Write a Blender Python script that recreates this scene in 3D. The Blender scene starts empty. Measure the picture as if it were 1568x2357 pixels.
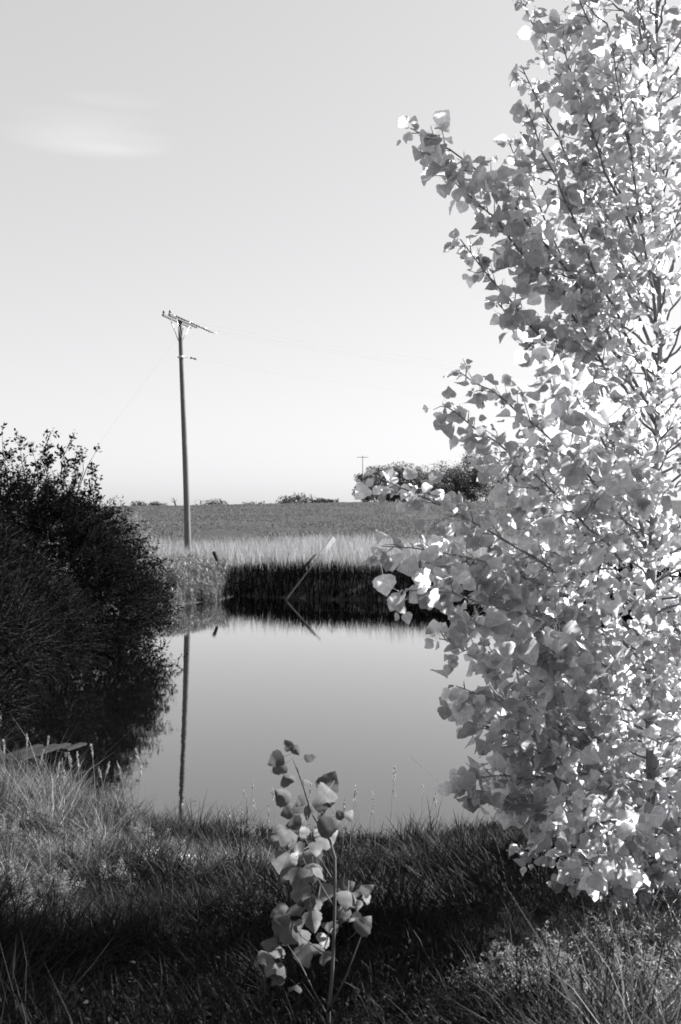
import bpy, math, random
import numpy as np
from mathutils import Vector, noise as mnoise

random.seed(7)
RNG = np.random.default_rng(11)
SC = bpy.context.scene
COL = SC.collection

# ------------------------------------------------------------------ camera
F = 2291.0            # focal length in the photo's 1568 x 2357 measuring grid
UC, VH = 784.0, 1165.0  # image centre column, eye-level row
H = 3.2               # eye height over the water (z = 0)
cam = bpy.data.cameras.new("camera")
camo = bpy.data.objects.new("camera", cam)
COL.objects.link(camo)
cam.sensor_fit = 'VERTICAL'
cam.sensor_height = 36.0
cam.lens = 35.0
cam.shift_y = -13.5 / 2357.0
cam.clip_start = 0.05
cam.clip_end = 8000.0
camo.location = (0, 0, H)
camo.rotation_euler = (math.radians(90), 0, 0)
cam.dof.use_dof = True
cam.dof.focus_distance = 6.0
cam.dof.aperture_fstop = 6.3
SC.camera = camo

# ------------------------------------------------------------------ sky, sun, exposure
SUN_AZ = 64.0    # degrees to the right of the view direction
SUN_EL = 33.0
w = bpy.data.worlds.new("World")
SC.world = w
w.use_nodes = True
nt = w.node_tree
bg = nt.nodes['Background']
sky = nt.nodes.new('ShaderNodeTexSky')
sky.sky_type = 'NISHITA'
sky.sun_disc = False
sky.sun_elevation = math.radians(SUN_EL)
sky.sun_rotation = math.radians(SUN_AZ)
sky.air_density = 1.0
sky.dust_density = 1.1
sky.ozone_density = 1.0
bw = nt.nodes.new('ShaderNodeRGBToBW')            # black and white film
nt.links.new(sky.outputs[0], bw.inputs[0])
# film response of the sky (low contrast negative)
gam = nt.nodes.new('ShaderNodeMath'); gam.operation = 'POWER'
gam.inputs[1].default_value = 0.40
nt.links.new(bw.outputs[0], gam.inputs[0])
# thin high wisps of cloud, low in the sky on the left
tc = nt.nodes.new('ShaderNodeTexCoord')
mp = nt.nodes.new('ShaderNodeMapping')
mp.inputs['Scale'].default_value = (3.0, 1.0, 22.0)
nt.links.new(tc.outputs['Generated'], mp.inputs[0])
nz = nt.nodes.new('ShaderNodeTexNoise')
nz.inputs['Scale'].default_value = 1.6
nz.inputs['Detail'].default_value = 5.0
nz.inputs['Roughness'].default_value = 0.45
nt.links.new(mp.outputs[0], nz.inputs[0])


def wmask(direction, sx, sz):
    """soft elliptical patch of sky round a direction"""
    sub = nt.nodes.new('ShaderNodeVectorMath'); sub.operation = 'SUBTRACT'
    sub.inputs[1].default_value = direction
    nt.links.new(tc.outputs['Generated'], sub.inputs[0])
    mul = nt.nodes.new('ShaderNodeVectorMath'); mul.operation = 'MULTIPLY'
    mul.inputs[1].default_value = (1 / sx, 1 / 0.6, 1 / sz)
    nt.links.new(sub.outputs[0], mul.inputs[0])
    ln = nt.nodes.new('ShaderNodeVectorMath'); ln.operation = 'LENGTH'
    nt.links.new(mul.outputs[0], ln.inputs[0])
    mr = nt.nodes.new('ShaderNodeMapRange'); mr.interpolation_type = 'SMOOTHSTEP'
    mr.inputs[1].default_value = 1.0; mr.inputs[2].default_value = 0.15
    mr.inputs[3].default_value = 0.0; mr.inputs[4].default_value = 1.0
    nt.links.new(ln.outputs['Value'], mr.inputs[0])
    return mr.outputs[0]


def wmath(op, a, b):
    m = nt.nodes.new('ShaderNodeMath'); m.operation = op
    for i, v in enumerate((a, b)):
        if isinstance(v, float): m.inputs[i].default_value = v
        else: nt.links.new(v, m.inputs[i])
    return m.outputs[0]


def pdir(u, v):
    d = Vector(((u - UC) / F, 1.0, (VH - v) / F)).normalized()
    return tuple(d)


m1 = wmask(pdir(205, 318), 0.088, 0.019)
m2 = wmask(pdir(200, 270), 0.080, 0.011)
m3 = wmask(pdir(265, 232), 0.060, 0.009)
ms = wmath('ADD', m1, wmath('ADD', wmath('MULTIPLY', m2, 0.5), wmath('MULTIPLY', m3, 0.4)))
mr = nt.nodes.new('ShaderNodeMapRange'); mr.interpolation_type = 'SMOOTHSTEP'
mr.inputs[1].default_value = 0.32; mr.inputs[2].default_value = 0.62
nt.links.new(nz.outputs[0], mr.inputs[0])
cl = wmath('MULTIPLY', ms, wmath('ADD', wmath('MULTIPLY', mr.outputs[0], 0.7), 0.3))
gain = wmath('ADD', wmath('MULTIPLY', cl, 0.30), 1.0)
lum = wmath('MULTIPLY', gam.outputs[0], gain)
tint = nt.nodes.new('ShaderNodeVectorMath'); tint.operation = 'SCALE'
tint.inputs[0].default_value = (1.0, 0.992, 1.005)
nt.links.new(lum, tint.inputs['Scale'])
nt.links.new(tint.outputs[0], bg.inputs[0])
bg.inputs[1].default_value = 0.112

sun = bpy.data.lights.new("sun", 'SUN')
suno = bpy.data.objects.new("sun", sun)
COL.objects.link(suno)
sun.energy = 4.6
sun.angle = math.radians(0.5)
sun.color = (1.0, 0.99, 0.985)
az, el = math.radians(SUN_AZ), math.radians(SUN_EL)
sd = Vector((math.sin(az) * math.cos(el), math.cos(az) * math.cos(el), math.sin(el)))
suno.rotation_euler = sd.to_track_quat('Z', 'Y').to_euler()
suno.location = sd * 50

SC.view_settings.view_transform = 'Standard'
SC.view_settings.look = 'None'
SC.view_settings.exposure = 2.12
SC.view_settings.gamma = 1.0
SC.cycles.filter_width = 1.7
SC.cycles.max_bounces = 14
SC.cycles.diffuse_bounces = 9
SC.cycles.transmission_bounces = 10
SC.cycles.transparent_max_bounces = 8


# ------------------------------------------------------------------ helpers
def P(u, v, Y):
    """point at depth Y seen at photo position (u, v)"""
    return np.array([(u - UC) / F * Y, Y, H - (v - VH) / F * Y])


def tag(o, label=None, cat=None, group=None, kind=None):
    if label: o['label'] = label
    if cat: o['category'] = cat
    if group: o['group'] = group
    if kind: o['kind'] = kind
    return o


def empty(name, loc):
    o = bpy.data.objects.new(name, None)
    o.empty_display_size = 0.2
    o.location = loc
    COL.objects.link(o)
    return o


class MB:
    """collects geometry (world space) and links it as one mesh object"""
    def __init__(self):
        self.v = []; self.f = []; self.n = 0; self.tone = []; self.lc = []; self.mi = []

    def add(self, v, f, tone=1.0, lc=None, mi=0):
        v = np.asarray(v, dtype=np.float32).reshape(-1, 3)
        self.v.append(v)
        for a in (f if isinstance(f, list) else [f]):
            a = np.asarray(a, dtype=np.int64)
            if a.size:
                self.f.append(a + self.n)
                self.mi.append(np.full(len(a), mi))
        t = np.asarray(tone, dtype=np.float32)
        self.tone.append(np.full(len(v), t, dtype=np.float32) if t.ndim == 0 else t.reshape(-1))
        self.lc.append(np.zeros((len(v), 3), np.float32) if lc is None else np.asarray(lc, np.float32))
        self.n += len(v)

    def build(self, name, mat, parent=None, smooth=True):
        me = bpy.data.meshes.new(name)
        V = np.concatenate(self.v)
        if parent is not None:
            V = V - np.array(parent.matrix_basis.translation if parent.parent is None else
                             parent.parent.matrix_basis.translation + parent.matrix_basis.translation,
                             dtype=np.float32)
        loops = np.concatenate([a.reshape(-1) for a in self.f])
        sizes = np.concatenate([np.full(len(a), a.shape[1]) for a in self.f])
        starts = np.concatenate([[0], np.cumsum(sizes)[:-1]])
        me.vertices.add(len(V)); me.vertices.foreach_set('co', V.astype(np.float32).reshape(-1))
        me.loops.add(len(loops)); me.loops.foreach_set('vertex_index', loops.astype(np.int32))
        me.polygons.add(len(sizes))
        me.polygons.foreach_set('loop_start', starts.astype(np.int32))
        me.polygons.foreach_set('loop_total', sizes.astype(np.int32))
        me.polygons.foreach_set('use_smooth', np.full(len(sizes), smooth))
        a = me.attributes.new('tone', 'FLOAT', 'POINT')
        a.data.foreach_set('value', np.concatenate(self.tone))
        a = me.attributes.new('lc', 'FLOAT_VECTOR', 'POINT')
        a.data.foreach_set('vector', np.concatenate(self.lc).reshape(-1))
        for m in (mat if isinstance(mat, list) else [mat]):
            me.materials.append(m)
        me.polygons.foreach_set('material_index', np.concatenate(self.mi).astype(np.int32))
        me.update(calc_edges=True)
        me.validate()
        o = bpy.data.objects.new(name, me)
        COL.objects.link(o)
        if parent is not None:
            o.parent = parent
        return o

    # ---- primitives
    def tube(self, pts, rad, n=6, tone=1.0, cap=True):
        pts = np.asarray(pts, float)
        rad = np.broadcast_to(np.asarray(rad, float), (len(pts),))
        T = np.gradient(pts, axis=0)
        T /= np.linalg.norm(T, axis=1)[:, None] + 1e-9
        ref = np.array([0, 0, 1.0]) if abs(T[0][2]) < 0.9 else np.array([1.0, 0, 0])
        A = np.cross(T, ref); A /= np.linalg.norm(A, axis=1)[:, None] + 1e-9
        B = np.cross(T, A)
        an = np.linspace(0, 2 * np.pi, n, endpoint=False)
        ring = pts[:, None] + rad[:, None, None] * (np.cos(an)[None, :, None] * A[:, None] + np.sin(an)[None, :, None] * B[:, None])
        V = ring.reshape(-1, 3)
        k = len(pts)
        i = np.arange(k - 1)[:, None] * n; j = np.arange(n)[None]; j2 = (j + 1) % n
        Q = np.stack([i + j, i + j2, i + n + j2, i + n + j], -1).reshape(-1, 4)
        fs = [Q]
        if cap and n >= 3:
            fs.append(np.array([list(range(n))[::-1]]))
            fs.append(np.array([[(k - 1) * n + q for q in range(n)]]))
        self.add(V, fs, tone)

    def box(self, c, ax, ay, az, tone=1.0, bevel=0.0):
        """box with centre c and half-extent vectors, chamfered long edges"""
        c, ax, ay, az = (np.asarray(q, float) for q in (c, ax, ay, az))
        if bevel <= 0:
            V = [c + sx * ax + sy * ay + sz * az for sx in (-1, 1) for sy in (-1, 1) for sz in (-1, 1)]
            Fq = [[0, 1, 3, 2], [4, 6, 7, 5], [0, 4, 5, 1], [2, 3, 7, 6], [0, 2, 6, 4], [1, 5, 7, 3]]
            self.add(V, np.array(Fq), tone)
            return
        b1 = bevel / np.linalg.norm(ay); b2 = bevel / np.linalg.norm(az)
        prof = [(-1 + b1, -1), (1 - b1, -1), (1, -1 + b2), (1, 1 - b2), (1 - b1, 1), (-1 + b1, 1), (-1, 1 - b2), (-1, -1 + b2)]
        V = [c + s * ax + p * ay + q * az for s in (-1, 1) for p, q in prof]
        Q = [[i, (i + 1) % 8, 8 + (i + 1) % 8, 8 + i] for i in range(8)]
        self.add(V, [np.array(Q), np.array([list(range(8))[::-1], list(range(8, 16))])], tone)

    def inst(self, tv, tf, O, X, Y, Z, s, tone, sx=None):
        """place a template many times: frames X,Y,Z (N,3), scale s (N,)"""
        O, X, Y, Z = (np.asarray(q, float) for q in (O, X, Y, Z))
        N = len(O)
        if N == 0: return
        s = np.broadcast_to(np.asarray(s, float), (N,))
        wx = s if sx is None else np.asarray(sx, float)
        V = O[:, None] + (tv[None, :, 0, None] * wx[:, None, None]) * X[:, None] \
            + (tv[None, :, 1, None] * s[:, None, None]) * Y[:, None] + (tv[None, :, 2, None] * s[:, None, None]) * Z[:, None]
        k = len(tv)
        fs = []
        for a in tf:
            fs.append((a[None] + (np.arange(N) * k)[:, None, None]).reshape(-1, a.shape[1]))
        tone = np.repeat(np.broadcast_to(np.asarray(tone, float), (N,)), k)
        self.add(V.reshape(-1, 3), fs, tone, np.tile(tv, (N, 1)))


def unit(a):
    a = np.asarray(a, float)
    return a / (np.linalg.norm(a, axis=-1, keepdims=True) + 1e-9)


def rvec(n):
    return unit(RNG.normal(size=(n, 3)))


def frames(D, Nn):
    """Y = D, Z close to Nn"""
    Yv = unit(D)
    Xv = unit(np.cross(Yv, Nn))
    Zv = np.cross(Xv, Yv)
    return Xv, Yv, Zv


# ------------------------------------------------------------------ value noise
_perm = RNG.random((256, 256))


def vn(x, y, s=1.0, seed=0):
    x = np.asarray(x, float) * s + seed * 17.3; y = np.asarray(y, float) * s + seed * 31.7
    xi = np.floor(x).astype(int); yi = np.floor(y).astype(int)
    fx = x - xi; fy = y - yi
    fx = fx * fx * (3 - 2 * fx); fy = fy * fy * (3 - 2 * fy)
    a = _perm[xi % 256, yi % 256]; b = _perm[(xi + 1) % 256, yi % 256]
    c = _perm[xi % 256, (yi + 1) % 256]; d = _perm[(xi + 1) % 256, (yi + 1) % 256]
    return a * (1 - fx) * (1 - fy) + b * fx * (1 - fy) + c * (1 - fx) * fy + d * fx * fy


def fbm(x, y, s=1.0, seed=0, o=3):
    t = 0; amp = 1; tot = 0
    for i in range(o):
        t = t + amp * vn(x, y, s * 2 ** i, seed + i * 5); tot += amp; amp *= .5
    return t / tot


# ------------------------------------------------------------------ materials
def G(v, t=0.02):
    return (v, v * (1 - 0.004), v * (1 + t), 1)


def new_mat(name):
    m = bpy.data.materials.new(name)
    m.use_nodes = True
    n = m.node_tree
    return m, n, n.nodes['Principled BSDF'], n.nodes['Material Output']


def mnode(n, typ, **kw):
    x = n.nodes.new(typ)
    for k, v in kw.items(): setattr(x, k, v)
    return x


def foliage_mat(name, refl, trans, tfac, rough=0.55, veins=False, spec=0.3):
    m, n, p, out = new_mat(name)
    at = mnode(n, 'ShaderNodeAttribute', attribute_name='tone')
    def scaled(v):
        s = mnode(n, 'ShaderNodeVectorMath', operation='SCALE')
        s.inputs[0].default_value = G(v)[:3]
        return s
    a = scaled(refl); b = scaled(trans)
    fac = at.outputs['Fac']
    if veins:
        lc = mnode(n, 'ShaderNodeAttribute', attribute_name='lc')
        sp = mnode(n, 'ShaderNodeSeparateXYZ'); n.links.new(lc.outputs['Vector'], sp.inputs[0])
        ab = mnode(n, 'ShaderNodeMath', operation='ABSOLUTE'); n.links.new(sp.outputs[0], ab.inputs[0])
        k = mnode(n, 'ShaderNodeMath', operation='MULTIPLY'); n.links.new(ab.outputs[0], k.inputs[0]); k.inputs[1].default_value = 0.9
        d = mnode(n, 'ShaderNodeMath', operation='SUBTRACT'); n.links.new(sp.outputs[1], d.inputs[0]); n.links.new(k.outputs[0], d.inputs[1])
        mm = mnode(n, 'ShaderNodeMath', operation='PINGPONG'); n.links.new(d.outputs[0], mm.inputs[0]); mm.inputs[1].default_value = 0.075
        r1 = mnode(n, 'ShaderNodeMapRange'); n.links.new(mm.outputs[0], r1.inputs[0])
        r1.inputs[1].default_value = 0.0; r1.inputs[2].default_value = 0.02; r1.inputs[3].default_value = 1.25; r1.inputs[4].default_value = 1.0
        r2 = mnode(n, 'ShaderNodeMapRange'); n.links.new(ab.outputs[0], r2.inputs[0])
        r2.inputs[1].default_value = 0.0; r2.inputs[2].default_value = 0.03; r2.inputs[3].default_value = 1.3; r2.inputs[4].default_value = 1.0
        q = mnode(n, 'ShaderNodeMath', operation='MULTIPLY'); n.links.new(r1.outputs[0], q.inputs[0]); n.links.new(r2.outputs[0], q.inputs[1])
        q2 = mnode(n, 'ShaderNodeMath', operation='MULTIPLY'); n.links.new(q.outputs[0], q2.inputs[0]); n.links.new(fac, q2.inputs[1])
        # blotches on ageing leaves
        tcn = mnode(n, 'ShaderNodeTexCoord')
        bn = mnode(n, 'ShaderNodeTexNoise'); bn.inputs['Scale'].default_value = 40.0; bn.inputs['Detail'].default_value = 3
        n.links.new(tcn.outputs['Object'], bn.inputs['Vector'])
        br = mnode(n, 'ShaderNodeMapRange'); n.links.new(bn.outputs[0], br.inputs[0])
        br.inputs[1].default_value = 0.35; br.inputs[2].default_value = 0.65; br.inputs[3].default_value = 0.82; br.inputs[4].default_value = 1.1
        q3 = mnode(n, 'ShaderNodeMath', operation='MULTIPLY'); n.links.new(q2.outputs[0], q3.inputs[0]); n.links.new(br.outputs[0], q3.inputs[1])
        fac = q3.outputs[0]
    n.links.new(fac, a.inputs['Scale']); n.links.new(fac, b.inputs['Scale'])
    n.links.new(a.outputs[0], p.inputs['Base Color'])
    p.inputs['Roughness'].default_value = rough
    p.inputs['Specular IOR Level'].default_value = spec
    tr = mnode(n, 'ShaderNodeBsdfTranslucent'); n.links.new(b.outputs[0], tr.inputs[0])
    mx = mnode(n, 'ShaderNodeMixShader'); mx.inputs[0].default_value = tfac
    n.links.new(p.outputs[0], mx.inputs[1]); n.links.new(tr.outputs[0], mx.inputs[2])
    n.links.new(mx.outputs[0], out.inputs[0])
    return m


def solid_mat(name, v, rough=0.8, var=0.35, scale=6.0, stretch=(1, 1, 1), bump=0.3, metal=0.0):
    m, n, p, out = new_mat(name)
    tcn = mnode(n, 'ShaderNodeTexCoord')
    mpn = mnode(n, 'ShaderNodeMapping'); mpn.inputs['Scale'].default_value = stretch
    n.links.new(tcn.outputs['Object'], mpn.inputs[0])
    nn = mnode(n, 'ShaderNodeTexNoise'); nn.inputs['Scale'].default_value = scale; nn.inputs['Detail'].default_value = 6
    nn.inputs['Roughness'].default_value = 0.65
    n.links.new(mpn.outputs[0], nn.inputs['Vector'])
    r = mnode(n, 'ShaderNodeMapRange'); n.links.new(nn.outputs[0], r.inputs[0])
    r.inputs[1].default_value = 0.3; r.inputs[2].default_value = 0.7
    r.inputs[3].default_value = 1 - var; r.inputs[4].default_value = 1 + var
    s = mnode(n, 'ShaderNodeVectorMath', operation='SCALE'); s.inputs[0].default_value = G(v)[:3]
    n.links.new(r.outputs[0], s.inputs['Scale'])
    n.links.new(s.outputs[0], p.inputs['Base Color'])
    p.inputs['Roughness'].default_value = rough
    p.inputs['Metallic'].default_value = metal
    p.inputs['Specular IOR Level'].default_value = 0.15 if metal == 0 else 0.5
    if bump:
        b = mnode(n, 'ShaderNodeBump'); b.inputs['Strength'].default_value = bump; b.inputs['Distance'].default_value = 0.01
        n.links.new(nn.outputs[0], b.inputs['Height']); n.links.new(b.outputs[0], p.inputs['Normal'])
    return m


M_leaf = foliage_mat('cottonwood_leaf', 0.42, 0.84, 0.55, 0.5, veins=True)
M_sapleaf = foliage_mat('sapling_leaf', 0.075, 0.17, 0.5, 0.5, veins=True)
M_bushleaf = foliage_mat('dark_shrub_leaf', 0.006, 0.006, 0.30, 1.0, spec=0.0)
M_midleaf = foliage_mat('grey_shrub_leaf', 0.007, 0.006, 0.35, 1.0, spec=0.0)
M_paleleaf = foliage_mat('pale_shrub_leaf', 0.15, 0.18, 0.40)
M_farleaf = foliage_mat('far_tree_leaf', 0.065, 0.06, 0.30)
M_grass = foliage_mat('bank_grass', 0.036, 0.060, 0.42, 0.6, spec=0.12)
M_sedge = foliage_mat('dark_sedge', 0.005, 0.005, 0.30, 1.0, spec=0.0)
M_crop = foliage_mat('crop_leaf', 0.115, 0.12, 0.35, 1.0, spec=0.0)
M_dry = foliage_mat('dry_tall_grass', 0.21, 0.28, 0.45)
M_bark = solid_mat('grey_bark', 0.22, 0.9, 0.4, 30, (1, 1, 0.3))
M_branch = solid_mat('pale_young_bark', 0.17, 0.8, 0.3, 40)
M_twig = solid_mat('dark_twig', 0.07, 0.8, 0.3, 40)
M_sapstem = solid_mat('sapling_bark', 0.08, 0.7, 0.25, 60, (1, 1, 0.3))
M_pole = solid_mat('weathered_pole_wood', 0.11, 0.85, 0.35, 5, (6, 6, 0.4), 0.5)
M_arm = solid_mat('dark_arm_wood', 0.10, 0.85, 0.3, 8, (1, 1, 1))
M_ceram = solid_mat('dark_ceramic', 0.05, 0.35, 0.1, 5, bump=0)
M_metal = solid_mat('galvanised_metal', 0.45, 0.45, 0.1, 5, bump=0, metal=0.6)
M_wire = solid_mat('line_wire', 0.45, 0.5, 0.1, 5, bump=0, metal=0.3)
M_board = solid_mat('bleached_board', 0.50, 0.7, 0.12, 10, (1, 1, 1))
M_wetwood = solid_mat('old_dock_wood', 0.015, 0.75, 0.35, 14, (1, 1, 1))
M_stick = solid_mat('grey_stick_wood', 0.035, 0.9, 0.3, 20)
M_dead = solid_mat('dead_stalk', 0.02, 0.9, 0.2, 30)

# ------------------------------------------------------------------ pond outline and terrain
POND = np.array([(-1.2, 9.6), (.6, 9.4), (2, 10), (4, 11.5), (8, 13), (15, 16), (21, 24), (19, 32), (10, 33.9), (4, 34.0),
                 (0, 34.0), (-2.2, 34.8), (-3.6, 35.6), (-4.3, 33.6), (-5.4, 32.2), (-6.3, 29.5), (-6.4, 25), (-6.2, 20), (-5.6, 16.5),
                 (-4.8, 14), (-4.3, 12.4), (-3.3, 11.2), (-2.2, 10.2)])


def pond_sd(x, y):
    """signed distance to the shoreline, positive on land"""
    x = np.asarray(x, float); y = np.asarray(y, float)
    x = x + (fbm(x, y, 0.8, 3) - .5) * 0.6; y = y + (fbm(x, y, 0.8, 9) - .5) * 0.6
    d = np.full(x.shape, 1e9); inside = np.zeros(x.shape, bool)
    n = len(POND)
    for i in range(n):
        ax, ay = POND[i]; bx, by = POND[(i + 1) % n]
        ex, ey = bx - ax, by - ay
        t = np.clip(((x - ax) * ex + (y - ay) * ey) / (ex * ex + ey * ey), 0, 1)
        d = np.minimum(d, np.hypot(x - ax - t * ex, y - ay - t * ey))
        c = ((ay > y) != (by > y)) & (x < (bx - ax) * (y - ay) / (by - ay + 1e-12) + ax)
        inside ^= c
    return np.where(inside, -d, d)


def ss(a, b, x):
    t = np.clip((x - a) / (b - a), 0, 1)
    return t * t * (3 - 2 * t)


def ground_z(x, y):
    x = np.asarray(x, float); y = np.asarray(y, float)
    d = pond_sd(x, y)
    near = np.interp(d, [-3, 0, 1.1, 2.6, 4.6, 6.6, 60], [-1.2, 0, .27, .68, 1.15, 1.60, 1.7])
    bumps = (fbm(x, y, 0.9, 21) - .5) * 0.26 * ss(.2, 1.5, d)
    near = near + bumps
    far = np.interp(d, [-3, 0, .8, 2.2, 4.5, 60], [-1.2, 0, .48, .82, .95, 1.0])
    crest = np.interp(x, [-400, -45, 5, 60, 400], [3.0, 3.15, 4.05, 4.4, 4.6])
    rise = np.clip((y - 40) / 180, 0, 1)
    far = far + (crest - .95) * (rise ** 0.9) * ss(0, 4, d)
    far = far + (vn(x, y, .35, 3) - .5) * .22 * ss(120, 200, y) * (1 - ss(230, 260, y))
    far = far - ss(225, 330, y) * (crest - 2.0)
    far = far + (fbm(x, y, 0.25, 33) - .5) * 0.16 * ss(1, 5, d) * (1 - ss(55, 75, y))
    k = ss(14, 26, y)
    return near * (1 - k) + far * k


def spaced(stops):
    out = []
    for a, b, s in stops:
        out.append(np.arange(a, b, s))
    return np.unique(np.round(np.concatenate(out), 4))


gx = spaced([(-2500, -400, 300), (-400, -100, 30), (-100, -62, 5), (-62, -9, 1.2), (-9, 9, .14), (9, 60, 1.0), (60, 100, 5), (100, 400, 30), (400, 2501, 300)])
gy = spaced([(-30, 0, 3), (0, 14, .14), (14, 52, .35), (52, 200, 3), (200, 240, 2), (240, 600, 20), (600, 5001, 400)])
GX, GY = np.meshgrid(gx, gy)
GZ = ground_z(GX, GY)
nx, ny = len(gx), len(gy)
idx = np.arange(nx * ny).reshape(ny, nx)
Q = np.stack([idx[:-1, :-1], idx[:-1, 1:], idx[1:, 1:], idx[1:, :-1]], -1).reshape(-1, 4)


def seg_d(x, y, a, b):
    ex, ey = b[0] - a[0], b[1] - a[1]
    t = np.clip(((x - a[0]) * ex + (y - a[1]) * ey) / (ex * ex + ey * ey), 0, 1)
    return np.hypot(x - a[0] - t * ex, y - a[1] - t * ey)


def bare(x, y):
    """trodden light soil along the near bank, 0..1"""
    x = np.asarray(x, float); y = np.asarray(y, float)
    wv = (fbm(x, y, 3.0, 5) - .5) * .35
    d1 = seg_d(x, y, (-2.75, 8.45), (-2.05, 8.2))
    d2 = seg_d(x, y, (-1.62, 7.5), (-1.05, 6.95))
    return np.maximum(1 - ss(.12, .42, d1 + wv), 1 - ss(.12, .46, d2 + wv))


# ground material: soil and thatch, light soil where trodden, crop on the field
mg, n, p, out = new_mat('ground_soil_and_thatch')
tcn = mnode(n, 'ShaderNodeTexCoord')
n1 = mnode(n, 'ShaderNodeTexNoise'); n1.inputs['Scale'].default_value = 14; n1.inputs['Detail'].default_value = 8
n.links.new(tcn.outputs['Object'], n1.inputs['Vector'])
at = mnode(n, 'ShaderNodeAttribute', attribute_name='tone')
cr = mnode(n, 'ShaderNodeMapRange'); n.links.new(n1.outputs[0], cr.inputs[0])
cr.inputs[1].default_value = .3; cr.inputs[2].default_value = .7; cr.inputs[3].default_value = .6; cr.inputs[4].default_value = 1.4
mixc = mnode(n, 'ShaderNodeMix', data_type='RGBA')
n.links.new(at.outputs['Fac'], mixc.inputs[0])
mixc.inputs[6].default_value = G(0.018); mixc.inputs[7].default_value = G(0.24)
s = mnode(n, 'ShaderNodeVectorMath', operation='SCALE'); n.links.new(mixc.outputs[2], s.inputs[0]); n.links.new(cr.outputs[0], s.inputs['Scale'])
n.links.new(s.outputs[0], p.inputs['Base Color']); p.inputs['Roughness'].default_value = 0.95
bm = mnode(n, 'ShaderNodeBump'); bm.inputs['Strength'].default_value = .6; bm.inputs['Distance'].default_value = .03
n.links.new(n1.outputs[0], bm.inputs['Height']); n.links.new(bm.outputs[0], p.inputs['Normal'])

mf, n, p, out = new_mat('field_crop')
tcn = mnode(n, 'ShaderNodeTexCoord')


def fnoise(scale, st, lo, hi):
    q = mnode(n, 'ShaderNodeMapping'); q.inputs['Scale'].default_value = st
    n.links.new(tcn.outputs['Object'], q.inputs[0])
    z = mnode(n, 'ShaderNodeTexNoise'); z.inputs['Scale'].default_value = scale; z.inputs['Detail'].default_value = 5
    z.inputs['Roughness'].default_value = .7
    n.links.new(q.outputs[0], z.inputs['Vector'])
    r = mnode(n, 'ShaderNodeMapRange'); n.links.new(z.outputs[0], r.inputs[0])
    r.inputs[1].default_value = .3; r.inputs[2].default_value = .7; r.inputs[3].default_value = lo; r.inputs[4].default_value = hi
    return r.outputs[0], z


fa, za = fnoise(2.2, (1, .35, 1), .35, 1.65)
fb, zb = fnoise(.05, (1, 1.6, 1), .72, 1.28)
fm = mnode(n, 'ShaderNodeMath', operation='MULTIPLY'); n.links.new(fa, fm.inputs[0]); n.links.new(fb, fm.inputs[1])
s = mnode(n, 'ShaderNodeVectorMath', operation='SCALE'); s.inputs[0].default_value = G(0.030)[:3]; n.links.new(fm.outputs[0], s.inputs['Scale'])
n.links.new(s.outputs[0], p.inputs['Base Color']); p.inputs['Roughness'].default_value = 1.0
p.inputs['Specular IOR Level'].default_value = 0.1

gm = MB()
fy = GY[:-1, :-1].reshape(-1)
isf = (fy > 51.5)
gm.add(np.stack([GX, GY, GZ], -1).reshape(-1, 3), Q[~isf], bare(GX, GY).reshape(-1), mi=0)
gm.f.append(Q[isf]); gm.mi.append(np.full(isf.sum(), 1))
ground = gm.build('ground', [mg, mf])
tag(ground, kind='structure')

# water
mw, n, p, out = new_mat('still_pond_water')
p.inputs['Base Color'].default_value = G(0.0025)
p.inputs['Roughness'].default_value = 0.015
p.inputs['Specular IOR Level'].default_value = 0.0
tcn = mnode(n, 'ShaderNodeTexCoord')
mpn = mnode(n, 'ShaderNodeMapping'); mpn.inputs['Scale'].default_value = (1.0, 1.6, 1.0)
n.links.new(tcn.outputs['Object'], mpn.inputs[0])
n1 = mnode(n, 'ShaderNodeTexNoise'); n1.inputs['Scale'].default_value = 4.0; n1.inputs['Detail'].default_value = 4
n.links.new(mpn.outputs[0], n1.inputs['Vector'])
bm = mnode(n, 'ShaderNodeBump'); bm.inputs['Strength'].default_value = 0.06; bm.inputs['Distance'].default_value = 0.01
n.links.new(n1.outputs[0], bm.inputs['Height']); n.links.new(bm.outputs[0], p.inputs['Normal'])
fr = mnode(n, 'ShaderNodeFresnel'); fr.inputs['IOR'].default_value = 1.34; n.links.new(bm.outputs[0], fr.inputs['Normal'])
fk = mnode(n, 'ShaderNodeMath', operation='MULTIPLY', use_clamp=True); n.links.new(fr.outputs[0], fk.inputs[0]); fk.inputs[1].default_value = 1.65
gl_ = mnode(n, 'ShaderNodeBsdfGlossy'); gl_.inputs['Roughness'].default_value = 0.012; n.links.new(bm.outputs[0], gl_.inputs['Normal'])
mx = mnode(n, 'ShaderNodeMixShader'); fk2 = mnode(n, 'ShaderNodeMath', operation='ADD', use_clamp=True); n.links.new(fk.outputs[0], fk2.inputs[0]); fk2.inputs[1].default_value = 0.15
n.links.new(fk2.outputs[0], mx.inputs[0]); n.links.new(p.outputs[0], mx.inputs[1]); n.links.new(gl_.outputs[0], mx.inputs[2])
n.links.new(mx.outputs[0], out.inputs[0])
wb = MB()
wx = np.linspace(-9, 24, 12); wy = np.linspace(8, 38, 12)
WX, WY = np.meshgrid(wx, wy)
wi = np.arange(144).reshape(12, 12)
wb.add(np.stack([WX, WY, WX * 0], -1).reshape(-1, 3), np.stack([wi[:-1, :-1], wi[:-1, 1:], wi[1:, 1:], wi[1:, :-1]], -1).reshape(-1, 4))
tag(wb.build('water', mw), kind='structure')


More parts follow.
